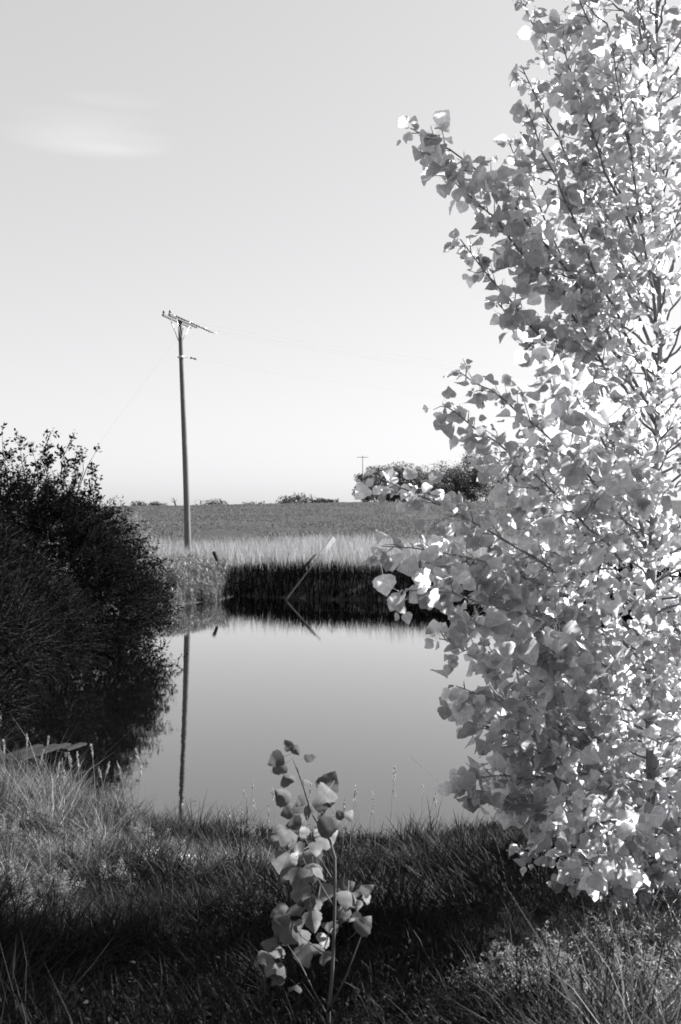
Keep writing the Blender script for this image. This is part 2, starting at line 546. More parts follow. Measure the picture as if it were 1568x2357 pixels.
# wheel tracks across the crest of the field
def strip(path, width, lift=0.03):
    path = np.array(path, float)
    T = unit(np.gradient(path, axis=0)); N2 = np.stack([-T[:, 1], T[:, 0]], -1)
    L = path + N2 * width / 2; R = path - N2 * width / 2
    k = len(path)
    V = np.concatenate([np.c_[L, ground_z(L[:, 0], L[:, 1]) + lift], np.c_[R, ground_z(R[:, 0], R[:, 1]) + lift]])
    i = np.arange(k - 1)
    return V, np.stack([i, k + i, k + i + 1, i + 1], -1)


M_track = solid_mat('damp_track_soil', 0.05, 0.95, 0.3, 3)
tb = MB()
for off in (0, 2.2, 7, 9.0):
    t = np.linspace(0, 1, 90)
    px = 17.5 + off + 7 * t ** 1.5; py = 205 - 60 * t
    V, q = strip(np.c_[px, py], .9, .06)
    tb.add(V, q)
tag(tb.build('field_tracks', M_track), kind='structure')

# ------------------------------------------------------------------ grass
blade3 = (np.array([(-.5, 0, 0), (.5, 0, 0), (-.42, .35, .02), (.42, .35, .02), (-.28, .7, .12), (.28, .7, .12), (0, 1, .3)], float),
          [np.array([[0, 1, 3, 2], [2, 3, 5, 4]]), np.array([[4, 5, 6]])])
blade2 = (np.array([(-.5, 0, 0), (.5, 0, 0), (-.35, .55, .05), (.35, .55, .05), (0, 1, .2)], float),
          [np.array([[0, 1, 3, 2]]), np.array([[2, 3, 4]])])


nleaf = (np.array([(0, 0, 0), (-.5, .35, .05), (.5, .35, .05), (-.38, .7, 0), (.38, .7, 0), (0, 1, -.08)], float),
         [np.array([[1, 2, 4, 3]]), np.array([[0, 2, 1], [3, 4, 5]])])


def grass_patch(mb, x, y, hgt, wid, lean=.35, bl=blade3, tone=None, z=None, wind=(0, 0)):
    n_ = len(x)
    z = ground_z(x, y) - .01 if z is None else z
    an = RNG.uniform(0, 2 * np.pi, n_)
    ln = np.abs(RNG.normal(0, lean, n_))
    D = unit(np.stack([np.cos(an) * ln + wind[0], np.sin(an) * ln + wind[1], np.ones(n_)], -1))
    B = np.stack([np.cos(an), np.sin(an), -.0 * an], -1)        # bends further the way it leans
    X, Yv, Z = frames(D, B)
    tone = RNG.uniform(.55, 1.35, n_) if tone is None else tone
    mb.inst(bl[0], bl[1], np.stack([x, y, z], -1), X, Yv, Z, hgt, tone, sx=wid)


# near bank: tussocks whose blades splay outwards, over a matted lower layer
def tussocks(mb, n_t, per, ymin, ymax, hrange, wrange, tone_rng, keepfn, bl=blade3, spread=.06, flat=1.0):
    ty = ymin + (ymax - ymin) * RNG.random(n_t); tx = (RNG.random(n_t) * 2 - 1) * (0.40 * ty + 0.6)
    k_ = RNG.random(n_t) < keepfn(tx, ty)
    tx, ty = tx[k_], ty[k_]; n_t = len(tx)
    hs = RNG.uniform(hrange[0], hrange[1], n_t) * (.35 + 1.3 * fbm(tx, ty, 1.1, 47)) * (1 + .9 * ss(.52, .75, vn(tx, ty, 1.7, 49)))
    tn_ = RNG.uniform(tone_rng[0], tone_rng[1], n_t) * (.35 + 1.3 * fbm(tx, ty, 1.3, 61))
    tn_ = tn_ * (.20 + 4.8 * sunlit_pale_at(tx, ty) * (.25 + 1.3 * ss(.38, .68, fbm(tx, ty, 3.2, 87))))  # sunlit patches and the dark grass between them put into blade tone
    i_ = np.repeat(np.arange(n_t), per)
    n_ = len(i_)
    a = RNG.uniform(0, 2 * np.pi, n_); r_ = np.abs(RNG.normal(0, spread, n_))
    x = tx[i_] + np.cos(a) * r_; y = ty[i_] + np.sin(a) * r_
    h_ = hs[i_] * RNG.uniform(.45, 1.15, n_)
    ln = r_ / spread * .35 + np.abs(RNG.normal(0, flat * .45, n_))
    D = unit(np.stack([np.cos(a) * ln + RNG.normal(0, .18, n_), np.sin(a) * ln + RNG.normal(0, .18, n_), np.ones(n_)], -1))
    B = unit(np.stack([np.cos(a), np.sin(a), -.25 - 0 * a], -1)) + RNG.normal(0, .35, (n_, 3))
    X, Yv, Z = frames(D, B)
    mb.inst(bl[0], bl[1], np.stack([x, y, ground_z(x, y) - .01], -1), X, Yv, Z, h_, tn_[i_] * RNG.uniform(.6, 1.35, n_), sx=RNG.uniform(wrange[0], wrange[1], n_) * np.interp(y, [2, 10], [.8, 1.4]))


def sunlit_pale_at(tx, ty):
    """sunlit patches put into the grass tone, with some pale dry tufts: right of the sapling, along the left shore, a little by the lip"""
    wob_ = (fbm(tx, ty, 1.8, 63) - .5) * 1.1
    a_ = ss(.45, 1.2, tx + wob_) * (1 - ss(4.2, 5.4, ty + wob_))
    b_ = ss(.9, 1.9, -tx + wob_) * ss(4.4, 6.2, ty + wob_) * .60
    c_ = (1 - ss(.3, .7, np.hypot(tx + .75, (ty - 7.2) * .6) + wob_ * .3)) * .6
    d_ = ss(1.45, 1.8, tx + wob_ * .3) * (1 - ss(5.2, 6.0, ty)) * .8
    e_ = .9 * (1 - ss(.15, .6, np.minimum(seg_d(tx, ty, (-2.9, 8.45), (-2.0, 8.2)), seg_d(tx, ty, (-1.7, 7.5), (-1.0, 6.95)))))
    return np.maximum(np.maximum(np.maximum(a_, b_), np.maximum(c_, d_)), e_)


def land(x, y, k=1.0):
    return (pond_sd(x, y) > -.03) * (1 - .80 * bare(x, y)) * k


gb = MB()
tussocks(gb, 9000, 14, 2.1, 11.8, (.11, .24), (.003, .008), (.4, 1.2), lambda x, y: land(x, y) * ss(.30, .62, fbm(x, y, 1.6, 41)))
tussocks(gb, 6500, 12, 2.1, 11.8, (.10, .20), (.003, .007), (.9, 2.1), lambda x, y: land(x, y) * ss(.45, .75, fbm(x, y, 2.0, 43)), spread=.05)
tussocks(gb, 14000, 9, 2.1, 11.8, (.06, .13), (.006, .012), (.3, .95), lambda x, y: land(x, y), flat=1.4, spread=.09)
# small weed leaves low among the blades
N = 110000
yy = 2.1 + 9.6 * RNG.random(N); xx = (RNG.random(N) * 2 - 1) * (0.40 * yy + 0.6)
wd = fbm(xx, yy, 1.5, 71)
keep = (pond_sd(xx, yy) > .02) & (RNG.random(N) < (.25 + ss(.45, .7, wd)) * (1 - .9 * bare(xx, yy))); xx, yy, wd = xx[keep], yy[keep], wd[keep]
lift_ = RNG.uniform(0, .16, len(xx)) * ss(.3, .7, wd)
X, Yv, Z = frames(rvec(len(xx)) + np.array([0, 0, .5]), rvec(len(xx)) + np.array([0, 0, .8]))
s_ = RNG.uniform(.010, .026, len(xx))
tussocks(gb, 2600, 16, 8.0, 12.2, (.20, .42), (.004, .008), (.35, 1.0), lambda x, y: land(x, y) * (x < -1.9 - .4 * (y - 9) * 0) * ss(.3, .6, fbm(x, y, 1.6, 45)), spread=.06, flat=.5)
gb.inst(nleaf[0], nleaf[1], np.stack([xx, yy, ground_z(xx, yy) + .01 + lift_], -1), X, Yv, Z, s_, RNG.uniform(.4, 1.5, len(xx)) * (.2 + 1.5 * sunlit_pale_at(xx, yy)), sx=s_ * .4)
tag(gb.build('bank_grass', M_grass), 'uneven tufted grass covering the near bank of the pond', 'grass', kind='stuff')

# far bank: dark sedge on the face over the water, pale tall grass above
N = 60000
xx = RNG.uniform(-7, 22, N); yy = RNG.uniform(31, 40, N)
d = pond_sd(xx, yy)
keep = (d > -.12) & (d < 2.3) & (yy > 30.5) & (RNG.random(N) < .9); xx, yy, d = xx[keep], yy[keep], d[keep]
keep = ~((xx < -4.2) & (RNG.random(len(xx)) < .85)); xx, yy, d = xx[keep], yy[keep], d[keep]
hh = np.interp(d, [0, 1.5, 2.6], [1.0, .80, .5]) * np.interp(xx, [-4, -1, 5], [.6, .85, 1.08]) * RNG.uniform(.5, 1.15, len(xx)) * (.62 + .45 * vn(xx, yy, .9, 5) + .35 * vn(xx, yy, 2.6, 6))
sb = MB()
grass_patch(sb, xx, yy, hh, RNG.uniform(.012, .025, len(xx)), .28, blade2, RNG.uniform(.4, 1.3, len(xx)))
tag(sb.build('dark_sedge', M_sedge), 'dark sedge hanging on the steep far bank over the water', 'sedge', kind='stuff')

N = 150000
xx = RNG.uniform(-22, 30, N); yy = RNG.uniform(31, 53, N)
d = pond_sd(xx, yy)
keep = (d > 1.7 + .5 * (fbm(xx, yy, .9, 77) - .5)) & (yy < 47.5 + 5 * vn(xx, yy, .25, 3)) & (RNG.random(N) < np.interp(d, [1.7, 3, 14], [.5, 1, .55])) & ((yy > 34) | (xx < -3.5))
xx, yy, d = xx[keep], yy[keep], d[keep]
hh = RNG.uniform(.45, 1.05, len(xx)) * (.55 + .5 * vn(xx, yy, .35, 81) + .4 * vn(xx, yy, 1.3, 82)) * np.interp(d, [1.7, 4, 9, 14], [.85, 1.0, .9, .7])
hh *= np.where(xx < -3, .85, 1)
tb = MB()
grass_patch(tb, xx, yy, hh, RNG.uniform(.010, .022, len(xx)), .13, blade2, RNG.uniform(.55, 1.25, len(xx)) * (.7 + .6 * fbm(xx, yy, .8, 85)))
tag(tb.build('tall_dry_grass', M_dry), 'pale tall dry grass along the top of the far bank', 'tall grass', kind='stuff')

# light weeds spilling to the water left of the sedge
N = 19000
xx = RNG.uniform(-7.5, -4.1, N); yy = RNG.uniform(31, 37, N); d = pond_sd(xx, yy)
cl_ = fbm(xx, yy, 2.0, 91)
keep = (d > -.1) & (d < 3.2) & (RNG.random(N) < ss(.33, .6, cl_)); xx, yy, d, cl_ = xx[keep], yy[keep], d[keep], cl_[keep]
zz = ground_z(xx, yy) + RNG.uniform(0, .6, len(xx)) * ss(.3, .6, cl_)
wbm = MB()
grass_patch(wbm, xx, yy, RNG.uniform(.06, .16, len(xx)), RNG.uniform(.03, .06, len(xx)), 1.1, blade2, RNG.uniform(.4, 1.3, len(xx)), z=zz)
grass_patch(wbm, xx, yy, RNG.uniform(.3, .7, len(xx)), RNG.uniform(.006, .012, len(xx)), .3, blade2, RNG.uniform(.4, 1.1, len(xx)))
tag(wbm.build('pale_bank_weeds', M_paleleaf), 'pale leafy weeds spilling down the far bank left of the dark sedge', 'weeds', kind='stuff')

# ------------------------------------------------------------------ shrubs made of leafy twigs



def twiggy(mb_leaf, mb_twig, starts, dirs, lens, per, leaf, ratio=.28, droop=.35, tone=(.6, 1.4), radius=.004, jitter=.02):
    """leafy twigs from starts along dirs; all vectorised"""
    n_ = len(starts)
    t = np.linspace(.12, 1, per)
    dz = np.array([0, 0, -1.0])
    pts = starts[:, None] + dirs[:, None] * (lens[:, None] * t[None])[..., None] + dz * (droop * lens[:, None, None] * (t[None, :, None] ** 2))
    tang = unit(dirs[:, None] + dz * (2 * droop * t[None, :, None]))
    side = unit(np.cross(tang, rvec(n_ * per).reshape(n_, per, 3)))
    ld = unit(tang * .8 + side * .9 + dz * .15)
    O = pts.reshape(-1, 3) + RNG.normal(0, jitter, (n_ * per, 3))
    D = ld.reshape(-1, 3)
    X, Yv, Z = frames(D, rvec(len(D)))
    s_ = leaf * RNG.uniform(.6, 1.3, len(D))
    tw = np.repeat(RNG.uniform(tone[0], tone[1], n_), per) * RNG.uniform(.8, 1.2, len(D))
    mb_leaf.inst(nleaf[0], nleaf[1], O, X, Yv, Z, s_, tw, sx=s_ * ratio)
    if mb_twig is not None:
        tv = np.array([(-1, 0, 0), (1, 0, 0), (0, 0, 1.4), (0, 1, 0)], float)
        X, Yv, Z = frames(dirs + dz * droop * .5, rvec(n_))
        V = tv.copy()
        tv2 = [np.array([[0, 1, 3], [1, 2, 3], [2, 0, 3]])]
        # slim cones
        O2 = starts
        Vv = O2[:, None] + V[None, :, 0, None] * radius * X[:, None] + V[None, :, 1, None] * lens[:, None, None] * Yv[:, None] + V[None, :, 2, None] * radius * Z[:, None]
        fs = [(a[None] + (np.arange(n_) * 4)[:, None, None]).reshape(-1, 3) for a in tv2]
        mb_twig.add(Vv.reshape(-1, 3), fs)


def blob_points(blobs, n_):
    """points on and just inside the outer hull of a union of ellipsoids, with outward directions"""
    bl = np.array(blobs, float)
    area = (bl[:, 3] * bl[:, 4] * bl[:, 5]) ** (2 / 3)
    k = RNG.choice(len(bl), n_, p=area / area.sum())
    dr = rvec(n_)
    r = RNG.uniform(.55, 1.0, n_) ** .6
    c = bl[k, :3]; R = bl[k, 3:6]
    pts = c + dr * R * r[:, None]
    inside = np.zeros(n_, bool)
    for b in bl:
        q = ((pts - b[:3]) / b[3:6])
        inside |= (q ** 2).sum(1) < .45 ** 2
    ok = (~inside) & (pts[:, 2] > .03)
    nrm = unit(dr / R)
    return pts[ok], nrm[ok]


def shrub(name, label, cat, blobs, ntw, per, leaf, mat, group=None, tlen=(.3, .7), droop=.3, ratio=.28, stems=9, up=.3, sprigs=None, tone=(.6, 1.4), base=None):
    bl = np.array(blobs, float)
    cx, cy = (bl[:, 0].mean(), bl[:, 1].mean()) if base is None else base
    gz = float(ground_z(cx, cy))
    root = empty(name, (cx, cy, gz))
    tag(root, label, cat, group)
    lf, tw = MB(), MB()
    pts, nr = blob_points(blobs, ntw)
    dirs = unit(nr * .8 + np.array([0, 0, up]) + RNG.normal(0, .35, pts.shape))
    twiggy(lf, tw, pts, dirs, RNG.uniform(tlen[0], tlen[1], len(pts)), per, leaf, ratio, droop, tone)
    st = MB()
    for i in range(stems):
        b = bl[i % len(bl)]
        a = RNG.uniform(0, 6.28); s0 = np.array([cx + math.cos(a) * .25, cy + math.sin(a) * .25, gz - .1])
        e = b[:3] + RNG.normal(0, .4, 3) * b[3:6]
        e[2] = max(e[2], gz + .5)
        m_ = (s0 + e) / 2 + RNG.normal(0, .12, 3) + np.array([0, 0, .2])
        st.tube([s0, (s0 + m_) / 2, m_, (m_ + e) / 2 + RNG.normal(0, .05, 3), e], [.05, .042, .03, .02, .008], 6)
    if sprigs is not None:
        for (sp, e, nl) in sprigs:
            sp, e = np.array(sp), np.array(e)
            mid = (sp + e) / 2 + RNG.normal(0, .05, 3)
            st.tube([sp, mid, e], [.012, .008, .003], 4)
            ts = RNG.random(nl) ** .8
            base_ = sp[None] * (1 - ts[:, None]) + e[None] * ts[:, None]
            dd = unit((e - sp)[None] * .6 / np.linalg.norm(e - sp) + RNG.normal(0, .55, (nl, 3)) + np.array([0, 0, .2]))
            twiggy(lf, st, base_, dd, RNG.uniform(.10, .26, nl), 7, leaf * .95, .45, .05, tone)
    lf.build('foliage', mat, root)
    tw.build('twigs', M_dead, root)
    st.build('stems', M_dead, root)
    return root


# the big dark shrub hanging over the left of the pond
spr = []
for (u1, v1, u2, v2, nl) in [(20, 1120, 5, 985, 14), (60, 1110, 45, 1010, 16), (95, 1110, 118, 995, 18), (90, 1120, 75, 1035, 14), (140, 1115, 165, 1008, 12),
                             (150, 1120, 145, 1040, 16), (180, 1120, 190, 1035, 14), (175, 1140, 222, 1038, 9), (120, 1130, 100, 1030, 18), (30, 1130, 25, 1030, 18),
                             (200, 1150, 215, 1085, 10), (205, 1160, 222, 1118, 8), (165, 1140, 170, 1060, 16), (0, 1120, -20, 1000, 16), (-40, 1100, -60, 960, 18), (-70, 1100, -90, 970, 18)]:
    Yd = 22 + RNG.uniform(-.7, .7)
    spr.append((P(u1, v1, Yd), P(u2, v2, Yd), nl))
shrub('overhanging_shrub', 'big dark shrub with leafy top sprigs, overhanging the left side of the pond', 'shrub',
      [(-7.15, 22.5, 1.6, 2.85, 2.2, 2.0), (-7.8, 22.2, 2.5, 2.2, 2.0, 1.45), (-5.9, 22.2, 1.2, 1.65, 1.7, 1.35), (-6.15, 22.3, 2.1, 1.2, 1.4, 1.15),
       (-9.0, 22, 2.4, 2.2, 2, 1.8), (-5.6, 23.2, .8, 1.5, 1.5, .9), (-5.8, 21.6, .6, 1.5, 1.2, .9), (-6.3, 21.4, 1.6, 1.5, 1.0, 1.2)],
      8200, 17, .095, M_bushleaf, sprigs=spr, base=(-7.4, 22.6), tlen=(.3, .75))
# leaf-dense nearer shrubs along the same shore
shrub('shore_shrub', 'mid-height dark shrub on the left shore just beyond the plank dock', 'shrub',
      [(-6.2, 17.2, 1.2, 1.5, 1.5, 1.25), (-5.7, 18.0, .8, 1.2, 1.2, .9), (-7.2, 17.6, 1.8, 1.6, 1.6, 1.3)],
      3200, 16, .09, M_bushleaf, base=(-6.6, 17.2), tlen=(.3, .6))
shrub('willow_shrub', 'greyish feathery shrub at the left edge of the photo above the plank dock', 'shrub',
      [(-4.9, 14.0, 1.2, .75, .8, .95), (-5.6, 14.2, 1.7, .9, .9, .9), (-4.9, 13.2, .55, .6, .6, .5)],
      1500, 16, .06, M_midleaf, base=(-5.3, 13.9), tlen=(.25, .45), ratio=.32)
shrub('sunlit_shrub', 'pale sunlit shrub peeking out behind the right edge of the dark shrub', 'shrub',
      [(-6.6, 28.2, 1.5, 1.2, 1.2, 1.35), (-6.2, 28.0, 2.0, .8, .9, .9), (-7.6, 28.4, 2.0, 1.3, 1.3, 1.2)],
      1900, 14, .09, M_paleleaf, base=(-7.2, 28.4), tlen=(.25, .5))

# ------------------------------------------------------------------ utility pole
PY = 43.0
base = np.array([(433 - UC) / F * PY, PY, 0.0]); base[2] = float(ground_z(base[0], base[1]))
top = P(415.5, 733, PY)
pole = empty('utility_pole', tuple(base))
tag(pole, 'tall leaning wooden utility pole with a double crossarm, beyond the pond', 'utility pole')
b_ = MB()
ts = np.linspace(0, 1, 24)
pp = base[None] * (1 - ts[:, None]) + top[None] * ts[:, None]
pp[0, 2] -= .4
wob = np.sin(ts * 5) * .02
pp[:, 0] += wob - wob * (ts > .98)
b_.tube(pp, np.interp(ts, [0, 1], [.15, .085]), 16)
b_.build('pole_shaft', M_pole, pole)
arm_n = P(381, 724, 41.55); arm_f = P(451, 755.5, 44.75)
ad = unit(arm_f - arm_n); ad[2] = 0; ad = unit(ad)
perp = np.array([ad[1], -ad[0], 0])
arm_c = top + np.array([0, 0, -.12])
HL = 1.5
for sgn in (-1, 1):
    a_ = MB()
    a_.box(arm_c + perp * sgn * .14, ad * HL, perp * .04, np.array([0, 0, .05]), bevel=.01)
    a_.build('crossarm', M_arm, pole, smooth=False)
for sgn in (-1, 1):
    a_ = MB()
    s0 = arm_c + ad * sgn * .75 + perp * .14 + np.array([0, 0, -.05]); e0 = arm_c + np.array([0, 0, -.85]) + perp * .08
    a_.tube([s0, e0], .018, 5)
    s0 = arm_c + ad * sgn * .75 - perp * .14 + np.array([0, 0, -.05]); e0 = arm_c + np.array([0, 0, -.85]) - perp * .08
    a_.tube([s0, e0], .018, 5)
    a_.build('arm_brace', M_metal, pole)


def insulator_profile(mb, p0, p1, n=4, r=.052):
    p0, p1 = np.array(p0), np.array(p1)
    d_ = p1 - p0
    pts, rad = [], []
    for i in range(n):
        a0 = i / n
        for q, rr in ((.05, .02), (.25, .03), (.35, r), (.55, r * .8), (.65, .025), (.95, .02)):
            pts.append(p0 + d_ * (a0 + q / n)); rad.append(rr)
    mb.tube(pts, rad, 10)


wire_starts = []
wdir = unit(np.array([1.0, .05, 0]))
for k_, t_ in enumerate((-1.4, .25, 1.4)):
    q0 = arm_c + ad * t_ + perp * .2 + np.array([0, 0, .03])
    q1 = q0 + wdir * .16 + np.array([0, 0, -.06])
    q2 = q1 + wdir * .44 + np.array([0, 0, -.20])
    q3 = q2 + wdir * .24 + np.array([0, 0, -.06])
    s_ = MB(); s_.tube([q0, q1], .014, 5)
    a_ = MB(); insulator_profile(a_, q1, q2)
    c_ = MB(); c_.tube([q2, (q2 + q3) / 2, q3], [.03, .022, .012], 6)
    o1 = a_.build('insulator_string', M_ceram, pole)
    s_.build('hook', M_metal, pole); c_.build('wire_clamp', M_metal, pole)
    wire_starts.append(q3)
for t_ in (-1.55, -1.55, ):
    pass
for sgn in (-1, 1):      # pin insulators standing at the near ends of both arms
    q0 = arm_c - ad * 1.42 + perp * sgn * .14 + np.array([0, 0, .06])
    a_ = MB(); a_.tube([q0, q0 + np.array([0, 0, .02]), q0 + np.array([0, 0, .04]), q0 + np.array([0, 0, .09]), q0 + np.array([0, 0, .13])], [.018, .018, .05, .045, .03], 10)
    a_.build('pin_insulator', M_ceram, pole)
nb = top * .0 + P(417.5, 822, PY)
a_ = MB(); a_.tube([nb + np.array([-.16, 0, 0]), nb + np.array([.16, 0, 0])], .03, 8)
a_.tube([nb + np.array([0, 0, -.05]), nb + np.array([0, 0, .05])], .115, 14)
a_.build('neutral_bracket', M_metal, pole)
a_ = MB(); q0 = nb + np.array([.14, 0, 0]); q1 = q0 + np.array([.22, .0, -.02]); q2 = q1 + np.array([.32, .0, -.08])
a_.tube([q0, q1], .012, 5)
a_.build('hook', M_metal, pole)
a_ = MB(); insulator_profile(a_, q1, q2, 2, .05); a_.build('neutral_insulator', M_ceram, pole)
wire_starts.append(q2)
lbl = ['slack overhead wire from the near end of the crossarm', 'slack overhead wire from the middle of the crossarm',
       'slack overhead wire from the far end of the crossarm', 'lowest overhead wire, from the bracket below the crossarm']
for i, q in enumerate(wire_starts):
    e = q + np.array([62.0, 8.0, .3])
    t = np.linspace(0, 1, 60)
    c = q[None] * (1 - t[:, None]) + e[None] * t[:, None]
    c[:, 2] -= 4 * 2.6 * t * (1 - t)
    m_ = MB(); m_.tube(c, .0014, 4, cap=False)
    tag(m_.build('overhead_wire', M_wire), lbl[i], 'wire', 'overhead wires')
gt = P(410, 775, PY); gl = np.array([-13.5, 41.0, 0]); gl[2] = float(ground_z(gl[0], gl[1]))
m_ = MB(); m_.tube([gt + (gl - gt) * k for k in np.linspace(0, 1, 12)], .0016, 4, cap=False)
tag(m_.build('guy_wire', M_wire), 'thin guy wire slanting down left from the utility pole', 'guy wire')

# ------------------------------------------------------------------ leaning post and stalk on the far bank
lb = P(663, 1373, 34.0); lt = P(738, 1277, 34.9)
root = empty('leaning_stick', tuple(lb))
tag(root, 'grey stick leaning out of the water against the dark sedge of the far bank', 'stick')
ld = unit(lt - lb); L_ = np.linalg.norm(lt - lb)
a_ = MB(); a_.tube([lb - ld * .5, lb, lb + ld * L_ * .3, lb + ld * L_ * .62, lt], [.04, .04, .036, .03, .022], 8); a_.build('shaft', M_stick, root)
a_ = MB(); a_.tube([lb + ld * L_ * .55, lb + ld * L_ * .62 + np.array([.10, 0, .16])], [.018, .008], 6); a_.build('side_twig', M_stick, root)
lb = P(716, 1310, 40.3); lt = P(769, 1238, 40.8)
root = empty('leaning_board', (lb[0], lb[1], float(ground_z(lb[0], lb[1]))))
tag(root, 'sunlit pale board leaning in the tall grass on the far bank, above the grey stick', 'board')
ld = unit(lt - lb); L_ = np.linalg.norm(lt - lb)
nrm_ = np.array([.88, -.47, 0]); nrm_ = unit(nrm_ - ld * nrm_.dot(ld)); sdv = np.cross(ld, nrm_); th = nrm_      # broad face turned to the sun
a_ = MB(); a_.box(lb + ld * L_ * .70, ld * L_ * .30, sdv * .15, th * .035, bevel=.008); a_.build('board', M_board, root, smooth=False)
a_ = MB(); a_.box(lb + ld * L_ * .12, ld * L_ * .40, sdv * .08, th * .028, bevel=.006); a_.build('lower_rail', M_stick, root, smooth=False)
a_ = MB(); a_.box(lb + ld * L_ * .38, ld * .05, sdv * .17, th * .05, bevel=.01); a_.build('cross_cleat', M_board, root, smooth=False)

s0 = P(690, 1318, 35.6); e0 = P(724, 1279, 35.9)
a_ = MB(); a_.tube([s0, s0 * .5 + e0 * .5 + np.array([.02, 0, .01]), e0], [.03, .045, .05], 7)
a_.tube([e0 - np.array([.05, 0, .08]), e0 + np.array([.04, 0, .05])], [.045, .03], 7)
o = a_.build('broken_branch', M_dead)
tag(o, 'short dark broken branch just left of the pale leaning board', 'branch')

st0 = P(499, 1330, 36.3); st1 = P(494, 1270, 36.3)
g0 = np.array([st0[0], 36.3, float(ground_z(st0[0], 36.3))])
root = empty('dead_seed_stalk', tuple(g0)); tag(root, 'dark seed stalk bending over the pale grass right of the utility pole', 'plant')
a_ = MB(); a_.tube([g0, P(500, 1310, 36.3), P(500, 1292, 36.3)], [.012, .010, .01], 6); a_.build('stem', M_dead, root)
a_ = MB(); pts = [P(500, 1293, 36.3), P(499, 1288, 36.3), P(496, 1279, 36.3), P(493, 1272, 36.3), P(491, 1269, 36.3)]
a_.tube(pts, [.02, .06, .065, .075, .03], 8); a_.build('seed_head', M_dead, root)

# ------------------------------------------------------------------ plank dock
dr = unit(np.array([.42, .90, 0])); sl = np.array([-dr[1], dr[0], 0])
e0 = np.array([(200 - UC) / F * 12.85, 12.7, .17])
root = empty('plank_dock', (e0[0] - .4, e0[1] - .9, 0)); tag(root, 'small low dock of weathered planks at the left shore under the shrubs', 'dock')
for i, (back, ln) in enumerate(((0.0, .36), (.14, .85), (.20, .85), (.34, .75))):
    c0 = e0 + sl * (.135 * i) - dr * back
    a_ = MB(); a_.box(c0 - dr * ln / 2 + np.array([0, 0, .012 * (i % 2)]), dr * ln / 2, sl * .05, np.array([0, 0, .014]), bevel=.004)
    a_.build('plank', M_wetwood, root, smooth=False)
for bk in (.38, .8):
    a_ = MB(); a_.box(e0 + sl * .26 - dr * bk + np.array([0, 0, -.048]), sl * .3, dr * .03, np.array([0, 0, .03]), bevel=.006)
    a_.build('joist', M_wetwood, root, smooth=False)
for bk, sd_ in ((.38, .05), (.38, .5), (.8, .5)):
    q = e0 + sl * sd_ - dr * bk
    a_ = MB(); a_.tube([q + np.array([0, 0, -1.0]), q + np.array([0, 0, -.08])], .03, 8); a_.build('dock_post', M_wetwood, root)

# ------------------------------------------------------------------ cottonwood leaves
k = 10
tt = np.linspace(0, 1, k)
prof = np.interp(tt, [0, .06, .18, .3, .45, .62, .8, .93, 1], [.03, .30, .48, .53, .49, .39, .23, .09, 0])
prof[1:-1:2] *= .94; prof[2:-1:2] *= 1.04
drop = np.where((tt > 0) & (tt < .2), -.05, 0)
mid = np.stack([np.zeros(k), tt, -.10 * np.sin(tt * np.pi) - .10 * tt ** 2], -1)
rgt = np.stack([prof, tt + drop, .05 * np.sin(tt * np.pi) - .10 * tt ** 2 + .03 * np.sin(tt * 14)], -1)
lft = rgt * np.array([-1, 1, 1]) + np.stack([0 * tt, 0 * tt, -.05 * np.sin(tt * 11)], -1)
pet = np.array([(-.012, -.55, .06), (.012, -.55, .06), (-.012, -.25, .0), (.012, -.25, .0), (-.012, .02, 0), (.012, .02, 0)])
LV = np.concatenate([mid, rgt, lft, pet])
i = np.arange(k - 1)
LF = [np.concatenate([np.stack([i, k + i, k + i + 1, i + 1], -1), np.stack([i, i + 1, 2 * k + i + 1, 2 * k + i], -1),
                      np.array([[3 * k, 3 * k + 1, 3 * k + 3, 3 * k + 2], [3 * k + 2, 3 * k + 3, 3 * k + 5, 3 * k + 4]])])]


def leaf_variant(curl, fold):
    v = LV.copy()
    v[:30, 2] += fold * np.abs(v[:30, 0]) + curl * (v[:30, 1] - .3) ** 2 - curl * .09
    return v


LVARS = [leaf_variant(c_, f_) for c_, f_ in ((0, 0), (.5, .35), (-.5, .15), (.3, -.3), (-.3, .6))]

# ------------------------------------------------------------------ the big cottonwood on the right
TR = [(1.60, 5.02, 1.0), (1.575, 5.0, 1.6), (1.56, 5.0, 2.2), (1.565, 5.02, 2.8), (1.60, 5.05, 3.4), (1.63, 5.08, 4.0), (1.61, 5.05, 4.7), (1.59, 5.02, 5.4), (1.60, 5.0, 6.2), (1.60, 5.0, 6.9)]
TR = np.array(TR)
tree = empty('cottonwood_tree', (1.60, 5.02, float(ground_z(1.6, 5.02))))
tag(tree, 'big leafy young cottonwood tree filling the right side of the photo', 'tree')
a_ = MB(); a_.tube(TR, np.interp(np.arange(len(TR)), [0, 3, 4, 9], [.040, .026, .014, .004]), 12); a_.build('trunk', M_bark, tree)


def trunk_at(z):
    return np.array([np.interp(z, TR[:, 2], TR[:, 0]), np.interp(z, TR[:, 2], TR[:, 1]), z])


leafO, leafD, leafN, leafS = [], [], [], []


def add_leaves(pt, tang, n_, size, spread=.035):
    for _ in range(n_):
        sd_ = Vector(RNG.normal(0, 1, 3)); t_ = Vector(tang)
        sd_ = (sd_ - t_ * sd_.dot(t_)).normalized()
        dd = (sd_ * .75 + t_ * .35 + Vector((0, 0, -.55)) + Vector(RNG.normal(0, .3, 3))).normalized()
        s_ = size * RNG.uniform(.45, 1.35)
        leafO.append(np.array(pt) + np.array(dd) * s_ * .55 + RNG.normal(0, .006, 3))
        leafD.append(np.array(dd)); leafS.append(s_)
        leafN.append(RNG.normal(0, 1, 3) + np.array([0, -1.0, .25]))


def bez(p0, p1, p2, n_):
    t = np.linspace(0, 1, n_)[:, None]
    return p0 * (1 - t) ** 2 + 2 * p1 * t * (1 - t) + p2 * t ** 2


